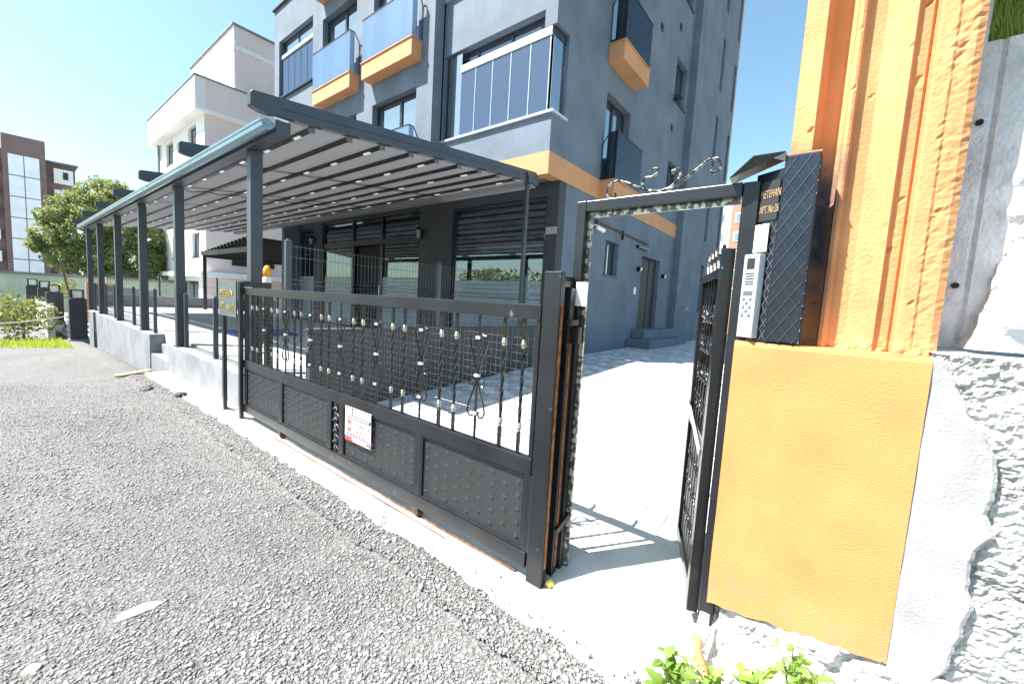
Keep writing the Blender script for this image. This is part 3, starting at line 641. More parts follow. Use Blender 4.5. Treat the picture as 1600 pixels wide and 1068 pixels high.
# ------------------------------------------------------------------ mesh fences
def fence(label, ax, c, us, z0, h, lastpost=True):
    a0 = us[0]; root = thing('mesh_fence', label, 'fence', (c, a0, z0) if ax == 'x' else (a0, c, z0))
    P = (lambda u, z, q=0: (c+q, u, z)) if ax == 'x' else (lambda u, z, q=0: (u, c+q, z))
    for i, u in enumerate(us):
        m_ = MB(); bx(m_, ax, c-.03, c+.03, u-.03, u+.03, z0, z0+h)
        p = build('post', m_, M['pgsteel'], root, bevel=.004)
        q = MB(); a, b, zt = .034, .034, z0+h
        x, y = (c, u) if ax == 'x' else (u, c)
        q.add([(x-a,y-a,zt+.001),(x+a,y-a,zt+.001),(x+a,y+a,zt+.001),(x-a,y+a,zt+.001),(x,y,zt+.045)], [(0,3,2,1),(0,1,4),(1,2,4),(2,3,4),(3,0,4)]); build('cap', q, M['pgsteel'], p)
    for a, b in zip(us, us[1:]):
        n = int((b-a-.08)/.05); mb = MB(); hz = [.06, .22, .27, .5, .55, .8, h-.04]
        prof = [(.02, 0), (.2, 0), (.245, .03), (.29, 0), (.48, 0), (.525, .03), (.57, 0), (h-.02, 0)]
        for k in range(n+1):
            u = a+.04+(b-a-.08)*k/n; mb.tube([P(u, z0+zz, qq) for zz, qq in prof], .0025, 3, caps=False)
        for zz in hz: mb.tube([P(a+.03, z0+zz, .004), P(b-.03, z0+zz, .004)], .003, 3, caps=False)
        build('wire_panel', mb, M['wire'], root, fixn=False)
fence('grey wire mesh fence on the dark parapet wall along the courtyard', 'y', 4.82, [2.02, 4.2, 6.4], 1.166, .96)
fence('grey wire mesh fence on the low wall near the gate', 'x', 2.13, [6.2, 7.65, 9.25], .452, .95)
fence('grey wire mesh fence along the far low wall between pergola posts', 'x', 2.13, [11.6, 13.8, 16.4, 18.0, 20.2], .502, .93)
# low wall with fence at the back of the terrace
o = build('back_wall', MB().box(2.3, 9.5, 24.0, 24.25, .3, .98), M['wallw']); tag(o, 'low grey wall closing the far end of the terrace', 'wall')
fence('dark mesh fence on the wall at the far end of the terrace', 'y', 24.12, [2.4, 4.6, 6.8, 9.0], .982, 1.0)

# ------------------------------------------------------------------ sliding gate
GX = 1.868
gt = thing('sliding_gate', 'long dark steel sliding gate with scrollwork above embossed panels', 'gate', (GX, 3.4, .05))
y0, y1 = 1.272, 5.60
def rail(name, a, b, c, d, dx=.025): return build(name, MB().box(GX-dx, GX+dx, a, b, c, d), M['steel'], gt, bevel=.004)
rail('top_rail', y0, y1, 1.515, 1.6); rail('middle_rail', y0, y1, .635, .73, .027); rail('bottom_rail', y0, y1, .085, .175, .03)
for y in (1.277, 2.262, 3.328, 3.531, 4.567, 5.565): rail('stile', y-.033, y+.033, .176, .634, .023)
rail('stile', y1-.06, y1-.002, .731, 1.514, .02); rail('stile', y0+.002, y0+.03, .731, 1.514, .02)
studm = mat('stud_steel', (.035, .037, .04), .28, .1)
panels = [(1.31, 2.229), (2.295, 3.295), (3.564, 4.534), (4.6, 5.532)]
sheetm = mat('perforated_sheet', (.018, .02, .023), .45, .1, var=.15, scale=5)
tt = sheetm.node_tree; vb = tt.nodes.new('ShaderNodeTexVoronoi'); vb.inputs['Scale'].default_value = 92; vb.inputs['Randomness'].default_value = 0
gg = [n for n in tt.nodes if n.type == 'NEW_GEOMETRY'][0]; mp_ = tt.nodes.new('ShaderNodeMapping'); mp_.inputs['Rotation'].default_value = (R_(45), 0, 0); mp_.inputs['Scale'].default_value = (0, 1, 1)
tt.links.new(gg.outputs['Position'], mp_.inputs['Vector']); tt.links.new(mp_.outputs[0], vb.inputs['Vector'])
_r = tt.nodes.new('ShaderNodeValToRGB'); _r.color_ramp.elements[0].position = .25; _r.color_ramp.elements[1].position = .5; _r.color_ramp.elements[0].color = (.006, .006, .007, 1); _r.color_ramp.elements[1].color = (.04, .042, .046, 1)
tt.links.new(vb.outputs['Distance'], _r.inputs[0]); tt.links.new(_r.outputs[0], tt.nodes['Principled BSDF'].inputs['Base Color'])
bq = tt.nodes.new('ShaderNodeBump'); bq.inputs['Strength'].default_value = 1; bq.inputs['Distance'].default_value = .006; bq.invert = True
tt.links.new(vb.outputs['Distance'], bq.inputs['Height']); tt.links.new(bq.outputs[0], tt.nodes['Principled BSDF'].inputs['Normal'])
for a, b in panels:
    p = build('embossed_panel', MB().box(GX-.006, GX+.004, a, b, .176, .634), sheetm, gt)
    build('panel_edge', MB().box(GX-.02, GX-.007, a, b, .618, .633).box(GX-.02, GX-.007, a, b, .177, .19).box(GX-.02, GX-.007, a, a+.012, .191, .617).box(GX-.02, GX-.007, b-.012, b, .191, .617), M['steel'], p)
    s = MB(); n = int((b-a-.08)/.095)
    for i in range(n+1):
        for j in range(5):
            cy_ = a+.05+(b-a-.1)*i/n; cz_ = .235+.083*j+(.04 if i % 2 else 0)
            if cz_ > .6: continue
            r = .02; s.add([(GX-.0065,cy_-r,cz_),(GX-.0065,cy_,cz_-r),(GX-.0065,cy_+r,cz_),(GX-.0065,cy_,cz_+r),(GX-.02,cy_,cz_)], [(0,1,4),(1,2,4),(2,3,4),(3,0,4),(0,3,2,1)])
    o = build('stud_pattern', s, studm, p); struct(o, 'stuff')
# cast ornament strip between the two middle stiles
s = MB(); s.box(GX-.004, GX+.004, 3.362, 3.497, .176, .634); p = build('ornament_strip', s, M['black'], gt)
s = MB()
for k in range(9):
    z = .21+.05*k; sg = 1 if k % 2 else -1
    s.tube([(GX-.012, 3.43+sg*(.045-.007*a)*math.cos(a*.7), z+.022*math.sin(a*.7)) for a in range(7)], .008, 5)
build('cast_scrolls', s, worn_or_glint('silvered_cast', (.08, .08, .08), (.45, .45, .45), .35, .4, .55, 60), p)
# twisted bars with collars (shared meshes) and scroll bars
def bar_mesh():
    m = MB(); n = 26
    for i in range(n+1):
        z = -.40+.79*i/n; tw = (i*.55 if 4 < i < 22 else 0); w_ = .0095 if 5 < i < 21 else .0105
        for k in range(4):
            a = tw+math.pi/4+k*math.pi/2; m.v.append((w_*1.2*math.cos(a), w_*1.2*math.sin(a), z))
    for i in range(n):
        for k in range(4): m.f.append((i*4+k, i*4+(k+1) % 4, i*4+4+(k+1) % 4, i*4+4+k))
    return m
def collar_mesh():
    return MB().lathe((0,0,0), [(.010,-.024),(.0125,-.021),(.0115,-.015),(.0155,0),(.0115,.015),(.0125,.021),(.010,.024)], 8)
def tomesh(name, mb, m):
    me = bpy.data.meshes.new(name); me.from_pydata(mb.v, [], mb.f); me.materials.append(m)
    bm = bmesh.new(); bm.from_mesh(me); bmesh.ops.recalc_face_normals(bm, faces=bm.faces); bm.to_mesh(me); bm.free(); return me
def place(name, me, parent, p):
    o = bpy.data.objects.new(name, me); COL.objects.link(o); o.parent = parent; OFF[o.name] = Vector(p)
    o.location = Vector(p)-off(parent); return o
bme = tomesh('twisted_bar', bar_mesh(), M['black']); cme = tomesh('collar', collar_mesh(), M['collar'])
def spiral(cy_, cz_, r0, a0, a1, sg, n=10): return [(0, cy_+sg*r0*(1-.55*i/n)*math.cos(a0+(a1-a0)*i/n), cz_+r0*(1-.55*i/n)*math.sin(a0+(a1-a0)*i/n)) for i in range(n+1)]
def scroll_mesh():
    m = MB(); m.box(-.006, .006, -.006, .006, -.4, .39)
    r = .0062
    for sg in (1, -1):
        # heart on top: rises from the middle, curls inwards
        up_ = [(0, sg*.004, .02), (0, sg*.03, .10), (0, sg*.065, .19), (0, sg*.075, .235), (0, sg*.06, .262), (0, sg*.035, .268), (0, sg*.016, .25), (0, sg*.02, .232), (0, sg*.03, .236)]
        m.tube(up_, r, 5)
        m.tube([(p[0], p[1], .006-p[2]+.006) for p in up_], r, 5)
        for q in (1, -1):
            m.tube([(0, sg*.008, .01+q*.006), (0, sg*.03, .01+q*.03), (0, sg*.055, .01+q*.032), (0, sg*.066, .01+q*.05), (0, sg*.055, .01+q*.068), (0, sg*.037, .01+q*.064), (0, sg*.036, .01+q*.05)], r, 5)
    return m
sme = tomesh('scroll_bar', scroll_mesh(), M['black']); kme = tomesh('scroll_clasp', MB().box(-.011, .011, -.017, .017, -.009, .009), M['silver'])
ctr = 1.125
for k in range(8):
    for dy in (1.392, 1.537):
        y = dy+.551*k
        if y < 5.5:
            b = place('twisted_bar', bme, gt, (GX, y, ctr)); place('collar', cme, b, (GX, y, 1.37)); place('collar', cme, b, (GX, y, .885))
    y = 1.742+.551*k
    if y < 5.55:
        b = place('scroll_bar', sme, gt, (GX, y, ctr)); place('scroll_clasp', kme, b, (GX-.004, y, 1.136)); place('scroll_clasp', kme, b, (GX-.004, y, 1.375)); place('scroll_clasp', kme, b, (GX-.004, y, .895))
mb = MB()
for k in range(int((y1-y0)/.04)): yy = y0+.03+.04*k; mb.tube([(GX+.03, yy, .70), (GX+.03, yy, 1.55)], .0014, 3, caps=False)
for k in range(17):
    zz = .745+.047*k; mb.tube([(GX+.033, y0+.02+(y1-y0-.04)*i/24, zz+.003*math.sin(i*1.7+k)) for i in range(25)], .0017, 3, caps=False)
struct(build('wire_mesh', mb, mat('mesh_wire', (.13, .13, .13), .3, .3), gt, fixn=False), 'stuff')
for y in (2.262, 4.567): build('roller', MB().tube([(GX-.02, y, .045), (GX+.02, y, .045)], .03, 14).box(GX-.032, GX-.022, y-.025, y+.025, .035, .09), M['rust'], gt)
o = build('gate_rail', MB().box(GX-.014, GX+.014, 1.35, 6.3, -.02, .0).tube([(GX, 1.35, .012), (GX, 3.8, .006), (GX, 6.3, -.02)], .012, 6).box(GX-.066, GX-.06, 1.9, 4.6, .008, .02), M['rust']); tag(o, 'rusty steel track on the concrete under the sliding gate', 'rail')
# advert plate
sg_ = thing('advert_plate', 'white and red advert plate fixed to the gate panel', 'sign', (GX-.03, 3.05, .35))
fx = GX-.034
build('plate', MB().box(fx, fx+.004, 2.845, 3.235, .352, .645), M['whitep'], sg_)
build('header', MB().box(fx-.002, fx-.0005, 2.848, 3.215, .553, .642), M['sblack'], sg_)
h = MB(); yy = 3.205
for k, (wd, gp_) in enumerate(((.075, .02), (.04, .008), (.034, .008), (.04, .008), (.034, .008), (.04, .008), (.036, 0))):
    h.box(fx-.004, fx-.0021, yy-wd, yy, .582, .634); yy -= wd+gp_
build('header_marks', h, M['whitep'], sg_)
build('header_line', MB().box(fx-.004, fx-.0021, 2.87, 3.205, .562, .572), M['whitep'], sg_)
text('lettering', 'OTOMATİK', .062, (fx-.001, 3.115, .487), (0,-1,0), (0,0,1), M['palered'], sg_, .001, sx=.78)
text('lettering', 'KAPI', .062, (fx-.001, 3.05, .432), (0,-1,0), (0,0,1), M['palered'], sg_, .001)
lg = MB()
for cz_, sgn in ((.522, 1), (.452, -1)):
    lg.prism([(.03*math.cos(a), .018*math.sin(a)+sgn*.004*math.cos(2*a)) for a in [i*math.pi/7 for i in range(14)]], lambda u, v, t_: (t_, 3.165+u, cz_+v), fx-.002, fx-.0005)
build('emblem', lg, M['palered'], sg_)
lb = MB()
for r_, z in enumerate((.416, .40)):
    yy = 3.215
    for k in range(8): wd = .03+.012*((k*3+r_) % 3); lb.box(fx-.002, fx-.0005, yy-wd, yy, z, z+.011); yy -= wd+.008
build('small_print', lb, M['signblue'], sg_)
build('footer', MB().box(fx-.002, fx-.0005, 2.848, 3.232, .354, .392), mat('sign_soft_red', (.4, .07, .06), .5), sg_)
lb = MB()
for r_, z in enumerate((.377, .361)):
    yy = 3.12-.02*r_
    for k in range(5): wd = .03+.01*((k+r_) % 3); lb.box(fx-.004, fx-.0021, yy-wd, yy, z, z+.009); yy -= wd+.008
build('footer_print', lb, M['whitep'], sg_)

# end catch posts by the pedestrian opening
cp = thing('gate_catch_post', 'pair of dark steel catch posts at the near end of the sliding gate', 'post', (1.9, 1.2, 0))
build('post', MB().box(1.842, 1.888, 1.155, 1.262, .0, 1.78), M['steel'], cp, bevel=.004)
build('post', MB().box(1.935, 1.985, 1.145, 1.235, .03, 1.70), M['steel'], cp, bevel=.004)
build('rust_strip', MB().box(1.889, 1.905, 1.165, 1.19, .05, 1.62).box(1.986, 1.995, 1.15, 1.175, .1, 1.5), M['rust'], cp)
rust2 = mat('fresh_rust', (.26, .1, .035), .85, var=.45, scale=25)
build('rust_strip', MB().box(1.856, 1.879, 1.1515, 1.1546, .12, 1.6), rust2, cp); build('rust_strip', MB().box(1.95, 1.968, 1.1415, 1.1446, .1, 1.45), rust2, cp)
build('top_arm', MB().box(1.8885, 2.04, 1.17, 1.25, 1.70, 1.76), M['steel'], cp, bevel=.004)
build('stay', MB().obar((1.94, 1.142, .32), (2.05, 1.12, .40), .03, .03), M['steel'], cp)
build('latch', MB().box(1.90, 1.96, 1.10, 1.143, 1.5, 1.53).box(1.95, 1.985, 1.09, 1.143, 1.40, 1.49), M['black'], cp)
# far guide frame with the name sign
gf = thing('gate_guide_frame', 'dark steel guide frame at the far end of the sliding gate', 'frame', (1.85, 5.9, -.05))
for y in (5.62, 6.2): build('post', MB().box(1.80, 1.842, y-.03, y+.03, -.08, 1.665), M['steel'], gf, bevel=.003)
build('post', MB().box(2.09, 2.14, 5.58, 5.64, .46, 1.64), M['steel'], gf, bevel=.003)
build('arm', MB().box(1.8425, 2.15, 5.585, 5.65, 1.61, 1.675), M['steel'], gf, bevel=.003)
build('foot_bar', MB().box(1.80, 1.84, 5.65, 6.17, -.075, -.045), M['steel'], gf)
build('guide_roller', MB().lathe((1.82+.0, 5.68, 1.54), [(.025, 0), (.025, .06)], 10).lathe((1.93, 5.68, 1.54), [(.025, 0), (.025, .06)], 10).box(1.8425, 1.96, 5.655, 5.70, 1.60, 1.61), M['alu'], gf)
ns = thing('name_sign', 'grey plate with yellow lettering at the far gate post', 'sign', (1.79, 5.9, 1.22))
build('plate', MB().box(1.782, 1.797, 5.66, 6.27, 1.235, 1.672), M['plateg'], ns, bevel=.002)
text('lettering', 'METEHAN', .125, (1.779, 6.21, 1.475), (0,-1,0), (0,0,1), M['gold'], ns, .002, sx=.78)
text('lettering', 'APT.', .125, (1.779, 6.21, 1.315), (0,-1,0), (0,0,1), M['gold'], ns, .002, sx=.72)
text('lettering', 'No:26', .115, (1.779, 5.955, 1.300), (0,-1,0), (0,0,1), M['gold'], ns, .002, sx=.72)
bc = thing('warning_beacon', 'orange flashing beacon with white base on the gate frame', 'lamp', (2.11, 5.62, 1.676))
build('base', MB().lathe((2.11, 5.62, 1.677), [(.05, 0), (.05, .05), (.045, .07)], 14), M['whitep'], bc); build('dome', MB().lathe((2.11, 5.62, 1.748), [(.045, 0), (.045, .07), (.035, .12), (.012, .14)], 14), M['amber'], bc, smooth=True)

# ------------------------------------------------------------------ pedestrian gate
pf = thing('pedestrian_gateway', 'dark steel gate frame with a scroll on its top beam', 'frame', (2.03, .76, .05))
build('post', MB().box(2.0, 2.06, 1.13, 1.186, -.02, 2.17), M['steel'], pf, bevel=.004)
build('post', MB().box(2.014, 2.07, .318, .382, .1, 2.17), M['steel'], pf, bevel=.004)
build('top_beam', MB().box(2.001, 2.059, .3825, 1.1295, 2.112, 2.169), M['steel'], pf, bevel=.004)
build('door_stop', MB().box(2.035, 2.05, .39, 1.125, 2.085, 2.1115).box(2.035, 2.05, 1.105, 1.1295, .05, 2.085), worn_or_glint('glinting_gloss_black', (.1, .1, .09), (.6, .57, .42), .2, .3, .5, 30), pf)  # pale yellow patches paint glossy reflections into the colour of the jamb
r = .0065; s = MB(); Z = 2.17
def Q(y, z): return (2.03, y, Z+z)
s.tube([Q(1.01, .0), Q(1.03, .03), Q(1.025, .06), Q(1.0, .085), Q(.965, .09), Q(.92, .075), Q(.86, .045), Q(.80, .02), Q(.74, .012), Q(.69, .02), Q(.63, .055), Q(.57, .10), Q(.535, .125), Q(.50, .125), Q(.48, .10), Q(.485, .07), Q(.51, .06), Q(.525, .075)], r, 6)
s.tube([Q(.985, .035), Q(.975, .015), Q(.99, .002), Q(1.01, .002)], r, 6)
s.tube([Q(.80, .11), Q(.785, .125), Q(.765, .12), Q(.765, .1), Q(.79, .085), Q(.825, .085), Q(.84, .06), Q(.82, .03), Q(.78, .012), Q(.74, .012), Q(.70, .022), Q(.665, .05), Q(.655, .08), Q(.67, .105), Q(.695, .1), Q(.69, .085)], r, 6)
build('scroll', s, worn_or_glint('highlit_scroll_paint', (.03, .03, .032), (.35, .35, .34), .2, .4, .5, 35), pf)  # pale patches in the colour stand in for highlights on the dark scroll
o = build('notice_card', MB().box(1.992, 1.9985, 1.08, 1.15, 1.605, 1.735), M['whitep']); tag(o, 'white card taped to the pedestrian gate post', 'card')
# open leaf
lf = thing('pedestrian_gate_leaf', 'black wrought iron pedestrian gate leaf standing open', 'gate', (2.04, .44, .12))
A0 = Vector((2.05, .415, 0)); D = Vector((.6, .235, 0)).normalized(); L = .64
def LP(u, z, q=0): n_ = Vector((-D.y, D.x, 0)); p = A0+D*u+n_*q; return (p.x, p.y, z)
def lb_(name, u0, z0, u1, z1, w_=.045, d_=.04, m=None, par=None):
    return build(name, MB().obar(LP(u0, z0), LP(u1, z1), w_, d_, (D.y*-1, D.x, 0) if abs(u1-u0) < 1e-6 else (0,0,1)), m or M['black'], par or lf, bevel=.003)
lb_('stile', .03, .16, .03, 1.90, .06, .05); lb_('stile', L, .20, L, 1.82)
lb_('rail', .055, 1.80, L-.02, 1.80); lb_('rail', .055, .98, L-.02, .98, .04, .05); lb_('rail', .055, .24, L-.02, .24, .04, .06)
for k in range(6):
    u = .11+.088*k; lb_('bar', u, .27, u, .955, .014, .014); b = lb_('bar', u, 1.0, u, 1.78, .014, .014)
    s = MB()
    for zc_ in (.45, .62, .78, 1.12, 1.28, 1.44, 1.6):
        for sg in (1, -1): s.tube([LP(u+sg*(.006+.026*math.sin(i*.55)), zc_+sg*.012+.075*(i/6-.5), .004) for i in range(7)], .006, 4)
    o = build('leaf_scrolls', s, worn_or_glint('chipped_black', (.015, .015, .015), (.5, .5, .48), .22, .2, .6, 45), b); struct(o, 'stuff')
s = MB()
for k in range(5):
    u = .12+.11*k; s.tube([LP(u, 1.825), LP(u+.03, 1.87), LP(u+.045, 1.91+.012*k*(4-k)*.6), LP(u+.02, 1.93), LP(u+.005, 1.9)], .009, 5)
build('crest', s, M['black'], lf)
build('lower_sheet', MB().obar(LP(.06, .6), LP(L-.02, .6), .006, .68), sheetm, lf)
build('latch_strap', MB().obar(LP(.07, .93, .028), LP(L-.02, 1.06, .028), .006, .035), M['silver'], lf)
o = MB(); o.tube([LP(L, 1.08, .03), LP(L+.03, 1.1, .04), LP(L+.06, 1.12, .06), LP(L+.07, 1.09, .05), LP(L+.03, 1.06, .045), LP(L+.05, 1.02, .06), LP(L+.02, 1.0, .04)], .004, 4)
tag(build('cord', o, M['string']), 'pale string knotted on the open gate leaf', 'string')

# ------------------------------------------------------------------ orange pillar
pl = thing('orange_pillar', 'orange painted concrete gate pillar with fluted shaft on a square base', 'pillar', (2.1, .05, .2))
def grid_face(x, ya, yb, za, zb, ny, nz, fn):
    mb = MB()
    for j in range(nz+1):
        for i in range(ny+1):
            y = ya+(yb-ya)*i/ny; z = za+(zb-za)*j/nz; mb.v.append((x+fn(y, z), y, z))
    for j in range(nz):
        for i in range(ny): mb.f.append((j*(ny+1)+i, j*(ny+1)+i+1, (j+1)*(ny+1)+i+1, (j+1)*(ny+1)+i))
    return mb
# base block: front with a ragged lower edge
def base_bot(y): return .285+(.345-y)*.13+.012*noise.noise(Vector((y*14, 2, 0)))+.006*noise.noise(Vector((y*50, 4, 0)))
mb = MB(); ny, nz = 48, 60
for j in range(nz+1):
    for i in range(ny+1):
        y = .345-.608*i/ny; zb = base_bot(y); z = zb+(1.495-zb)*j/nz
        e = min(1, (nz-j)/2.0); x = 1.985+.004*noise.noise(Vector((y*5, z*5, 1)))+(.006 if j >= nz else 0)-(.0)
        mb.v.append((x, y, z))
for j in range(nz):
    for i in range(ny): mb.f.append((j*(ny+1)+i, j*(ny+1)+i+1, (j+1)*(ny+1)+i+1, (j+1)*(ny+1)+i))
n0 = len(mb.v)
top = [(1.991, .345-.608*i/ny, 1.495) for i in range(ny+1)]+[(2.6, .345-.608*i/ny, 1.5) for i in range(ny+1)]
mb.add(top, [(i, i+1, ny+2+i, ny+1+i) for i in range(ny)])
mb.add([(1.985,.345,base_bot(.345)),(2.6,.345,.285),(2.6,.345,1.5),(1.99,.345,1.495)], [(0,1,2,3)])
mb.add([(1.985,-.263,base_bot(-.263)),(2.6,-.263,.3),(2.6,-.263,1.5),(1.99,-.263,1.495)], [(0,3,2,1)])
for i in range(ny):
    ya, yb = .345-.608*i/ny, .345-.608*(i+1)/ny
    mb.add([(1.985,ya,base_bot(ya)),(1.985,yb,base_bot(yb)),(2.1,yb,base_bot(yb)+.01),(2.1,ya,base_bot(ya)+.01)], [(0,1,2,3)])
build('base', mb, M['opaint'], pl, smooth=False)
# fluted shaft: profile across Y, X offsets (smaller = prouder)
pr = [(.232, .02), (.232, .0), (.160, .0), (.152, .02), (.138, .085), (.092, .095), (.070, .085), (.062, .006), (.050, .0), (.042, .004), (.034, .034), (-.02, .046), (-.086, .034), (-.092, .016), (-.106, .014), (-.114, .034), (-.148, .042), (-.157, .055), (-.166, .014), (-.172, .008), (-.21, .008), (-.218, .014), (-.262, .016), (-.283, .03)]
fine = []
for (a, xa), (b, xb) in zip(pr, pr[1:]):
    n = max(1, int(abs(b-a)/.012))
    for k in range(n): fine.append((a+(b-a)*k/n, xa+(xb-xa)*k/n))
fine.append(pr[-1])
NZ = 130; mb = MB(); W = len(fine)
def pit(y, z):
    v = Vector((y*16, z*16, 0)); p = 0
    n_ = noise.noise(v*1.0); n2 = noise.noise(v*3.1+Vector((7,3,1)))
    rough = .7*max(0, noise.noise(Vector((y*5, z*2.6, 9)))*1.6-.3)+ (.5 if y < -.2 else 0)*max(0, .6+noise.noise(Vector((y*9, z*4, 3))))
    p += rough*(.008*n2+.008*noise.noise(v*6))
    if n2 > .62: p += (n2-.62)*.08
    return p+.0008*n_
for j in range(NZ+1):
    z = 1.497+(3.35-1.497)*j/NZ
    for y, xo in fine:
        ed = .02*max(0, 1-(z-1.497)/.06)*noise.noise(Vector((y*20, z*20, 4)))
        mb.v.append((2.085+xo+pit(y, z)-abs(ed)*1.2, y, z))
for j in range(NZ):
    for i in range(W-1): mb.f.append((j*W+i, j*W+i+1, (j+1)*W+i+1, (j+1)*W+i))
mb.add([(2.105,.232,1.497),(2.6,.232,1.497),(2.6,.232,3.35),(2.105,.232,3.35)], [(0,1,2,3)]); mb.add([(2.115,-.283,1.497),(2.6,-.283,1.497),(2.6,-.283,3.35),(2.115,-.283,3.35)], [(0,3,2,1)])
mb.add([(2.1,.232,3.35),(2.6,.232,3.35),(2.6,-.283,3.35),(2.1,-.283,3.35)], [(0,1,2,3)])
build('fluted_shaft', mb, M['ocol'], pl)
# footing rubble below the base
def rub(y, z): return .05*noise.noise(Vector((y*6, z*6, 1)))+.035*noise.noise(Vector((y*17, z*17, 2)))+.02*noise.noise(Vector((y*40, z*40, 2)))
mb = MB(); ny, nz = 90, 34
for j in range(nz+1):
    for i in range(ny+1):
        y = .36-1.3*i/ny; t_ = j/nz; ztop = base_bot(max(y, -.3))+.02; z = -.06+(ztop+.06)*t_
        x = 1.80+.2*t_**.8+rub(y, z)*(1 if 0 < j < nz-1 else .4)+(.08 if y > .3 else 0); mb.v.append((x, y, z))
for j in range(nz):
    for i in range(ny): mb.f.append((j*(ny+1)+i, j*(ny+1)+i+1, (j+1)*(ny+1)+i+1, (j+1)*(ny+1)+i))
tag(build('pillar_footing', mb, M['rough']), 'broken rubble footing under the orange pillar base', 'footing')

# rough cast wall to the right with trowelled plaster margin
mb = MB(); ny, nz = 150, 190
for j in range(nz+1):
    for i in range(ny+1):
        y = -.262-1.1*i/ny; z = .05+1.46*j/nz; v = Vector((y*9, z*11, 0))
        n_ = .012*noise.noise(v)+.008*noise.noise(v*2.6+Vector((3,1,0)))+.010*noise.noise(v*5)+.008*noise.noise(v*9)
        mb.v.append((2.015+n_, y, z))
for j in range(nz):
    for i in range(ny): mb.f.append((j*(ny+1)+i, j*(ny+1)+i+1, (j+1)*(ny+1)+i+1, (j+1)*(ny+1)+i))
n0 = len(mb.v); mb.add([(2.02,-.262,1.512),(2.02,-1.362,1.512),(2.6,-1.362,1.53),(2.6,-.262,1.53)], [(0,1,2,3)])
rw = thing('rough_wall', 'rough cast concrete wall right of the orange pillar', 'wall', (2.02, -.8, .1)); build('rough_cast', mb, M['rough'], rw)
def pe(z): # right edge of the plaster margin
    T = [(.05, -.36), (.33, -.37), (.42, -.41), (.67, -.445), (.8, -.425), (.87, -.43), (.93, -.47), (1.0, -.44), (1.09, -.455), (1.2, -.44), (1.30, -.38), (1.40, -.335), (1.5, -.285)]
    for (a, b), (c, d) in zip(T, T[1:]):
        if z <= c: return b+(d-b)*(z-a)/(c-a)+.012*noise.noise(Vector((z*17, 1, 1)))+.004*noise.noise(Vector((z*43, 1, 1)))
    return -.28
mb = MB(); nz = 240; ny = 16
for j in range(nz+1):
    z = .2+1.295*j/nz; e = pe(z)
    for i in range(ny+1):
        t_ = i/ny; y = -.264+(e+.264)*t_; x = 1.988+.004*noise.noise(Vector((y*9, z*9, 0)))+(.006 if i == ny else 0)
        mb.v.append((x, y, z))
    mb.v.append((2.05, e-.002, z))
Wd = ny+2
for j in range(nz):
    for i in range(Wd-1): mb.f.append((j*Wd+i, j*Wd+i+1, (j+1)*Wd+i+1, (j+1)*Wd+i))
build('plaster_margin', mb, M['plaster'], rw, smooth=False)
# white cast panel above it
mb = MB(); ny, nz = 110, 130
def rib(y, z):
    o = 0
    for zr, am, sl in ((1.62, .03, .1), (2.02, .035, .12), (2.16, .03, -.16), (2.55, .03, .05)):
        d_ = z-zr-sl*(y+.5); o -= am*math.exp(-(d_/.028)**2)*min(1, max(0, (-.40-y)/.08))
    cr = -.362-(z-1.555)*.245+.02*noise.noise(Vector((y*11, z*11, 8)))+.012*noise.noise(Vector((y*30, z*30, 3)))
    bl = min(1, max(0, (cr-y)/.025)); bl = bl*bl*(3-2*bl)*min(1, max(0, (2.5-z)/.3)); return o-.17*bl+.02*bl*noise.noise(Vector((y*7, z*7, 2)))
for j in range(nz+1):
    for i in range(ny+1):
        y = -.284-1.2*i/ny; z = 1.53+1.5*j/nz; v = Vector((y*18, z*18, 0)); n2 = noise.noise(v*2.5)
        mb.v.append((2.30+rib(y, z)+.0025*noise.noise(v)+(.03*(n2-.55) if n2 > .55 else 0)+(.012 if -.365 < y < -.35 else 0), y, z))
hole = []
for j in range(nz):
    for i in range(ny):
        y = -.284-1.2*(i+.5)/ny; z = 1.53+1.5*(j+.5)/nz
        if -.60 < y < -.312 and 2.655+.1*(y+.312) < z < 3.0: continue
        mb.f.append((j*(ny+1)+i, j*(ny+1)+i+1, (j+1)*(ny+1)+i+1, (j+1)*(ny+1)+i))
wp = thing('cast_wall_panel', 'white pitted concrete wall panel with ribs right of the fluted shaft', 'wall', (2.22, -.9, 1.53)); build('panel', mb, M['wcol'], wp)
for y, z in ((-.331, 1.765), (-.327, 2.364)): build('tie_hole', MB().tube([(2.292, y, z), (2.31, y, z)], .011, 12), M['dark'], wp)
s = MB()
for k in range(2600):
    y = random.uniform(-.66, -.26); z = random.uniform(2.58, 2.98); x = 2.36+random.uniform(0, .12); l = random.uniform(.06, .14); a = random.uniform(-.5, .5)
    p0 = Vector((x, y, z)); p1 = p0+Vector((-.03, l*math.sin(a), l*math.cos(a))); sd = Vector((0, .004, 0)); s.add([p0-sd, p0+sd, p1], [(0,1,2)])
tag(struct(build('grass_tuft', s, M['grass'], fixn=False), 'stuff'), 'bright green grass behind the opening of the white wall panel', 'grass')

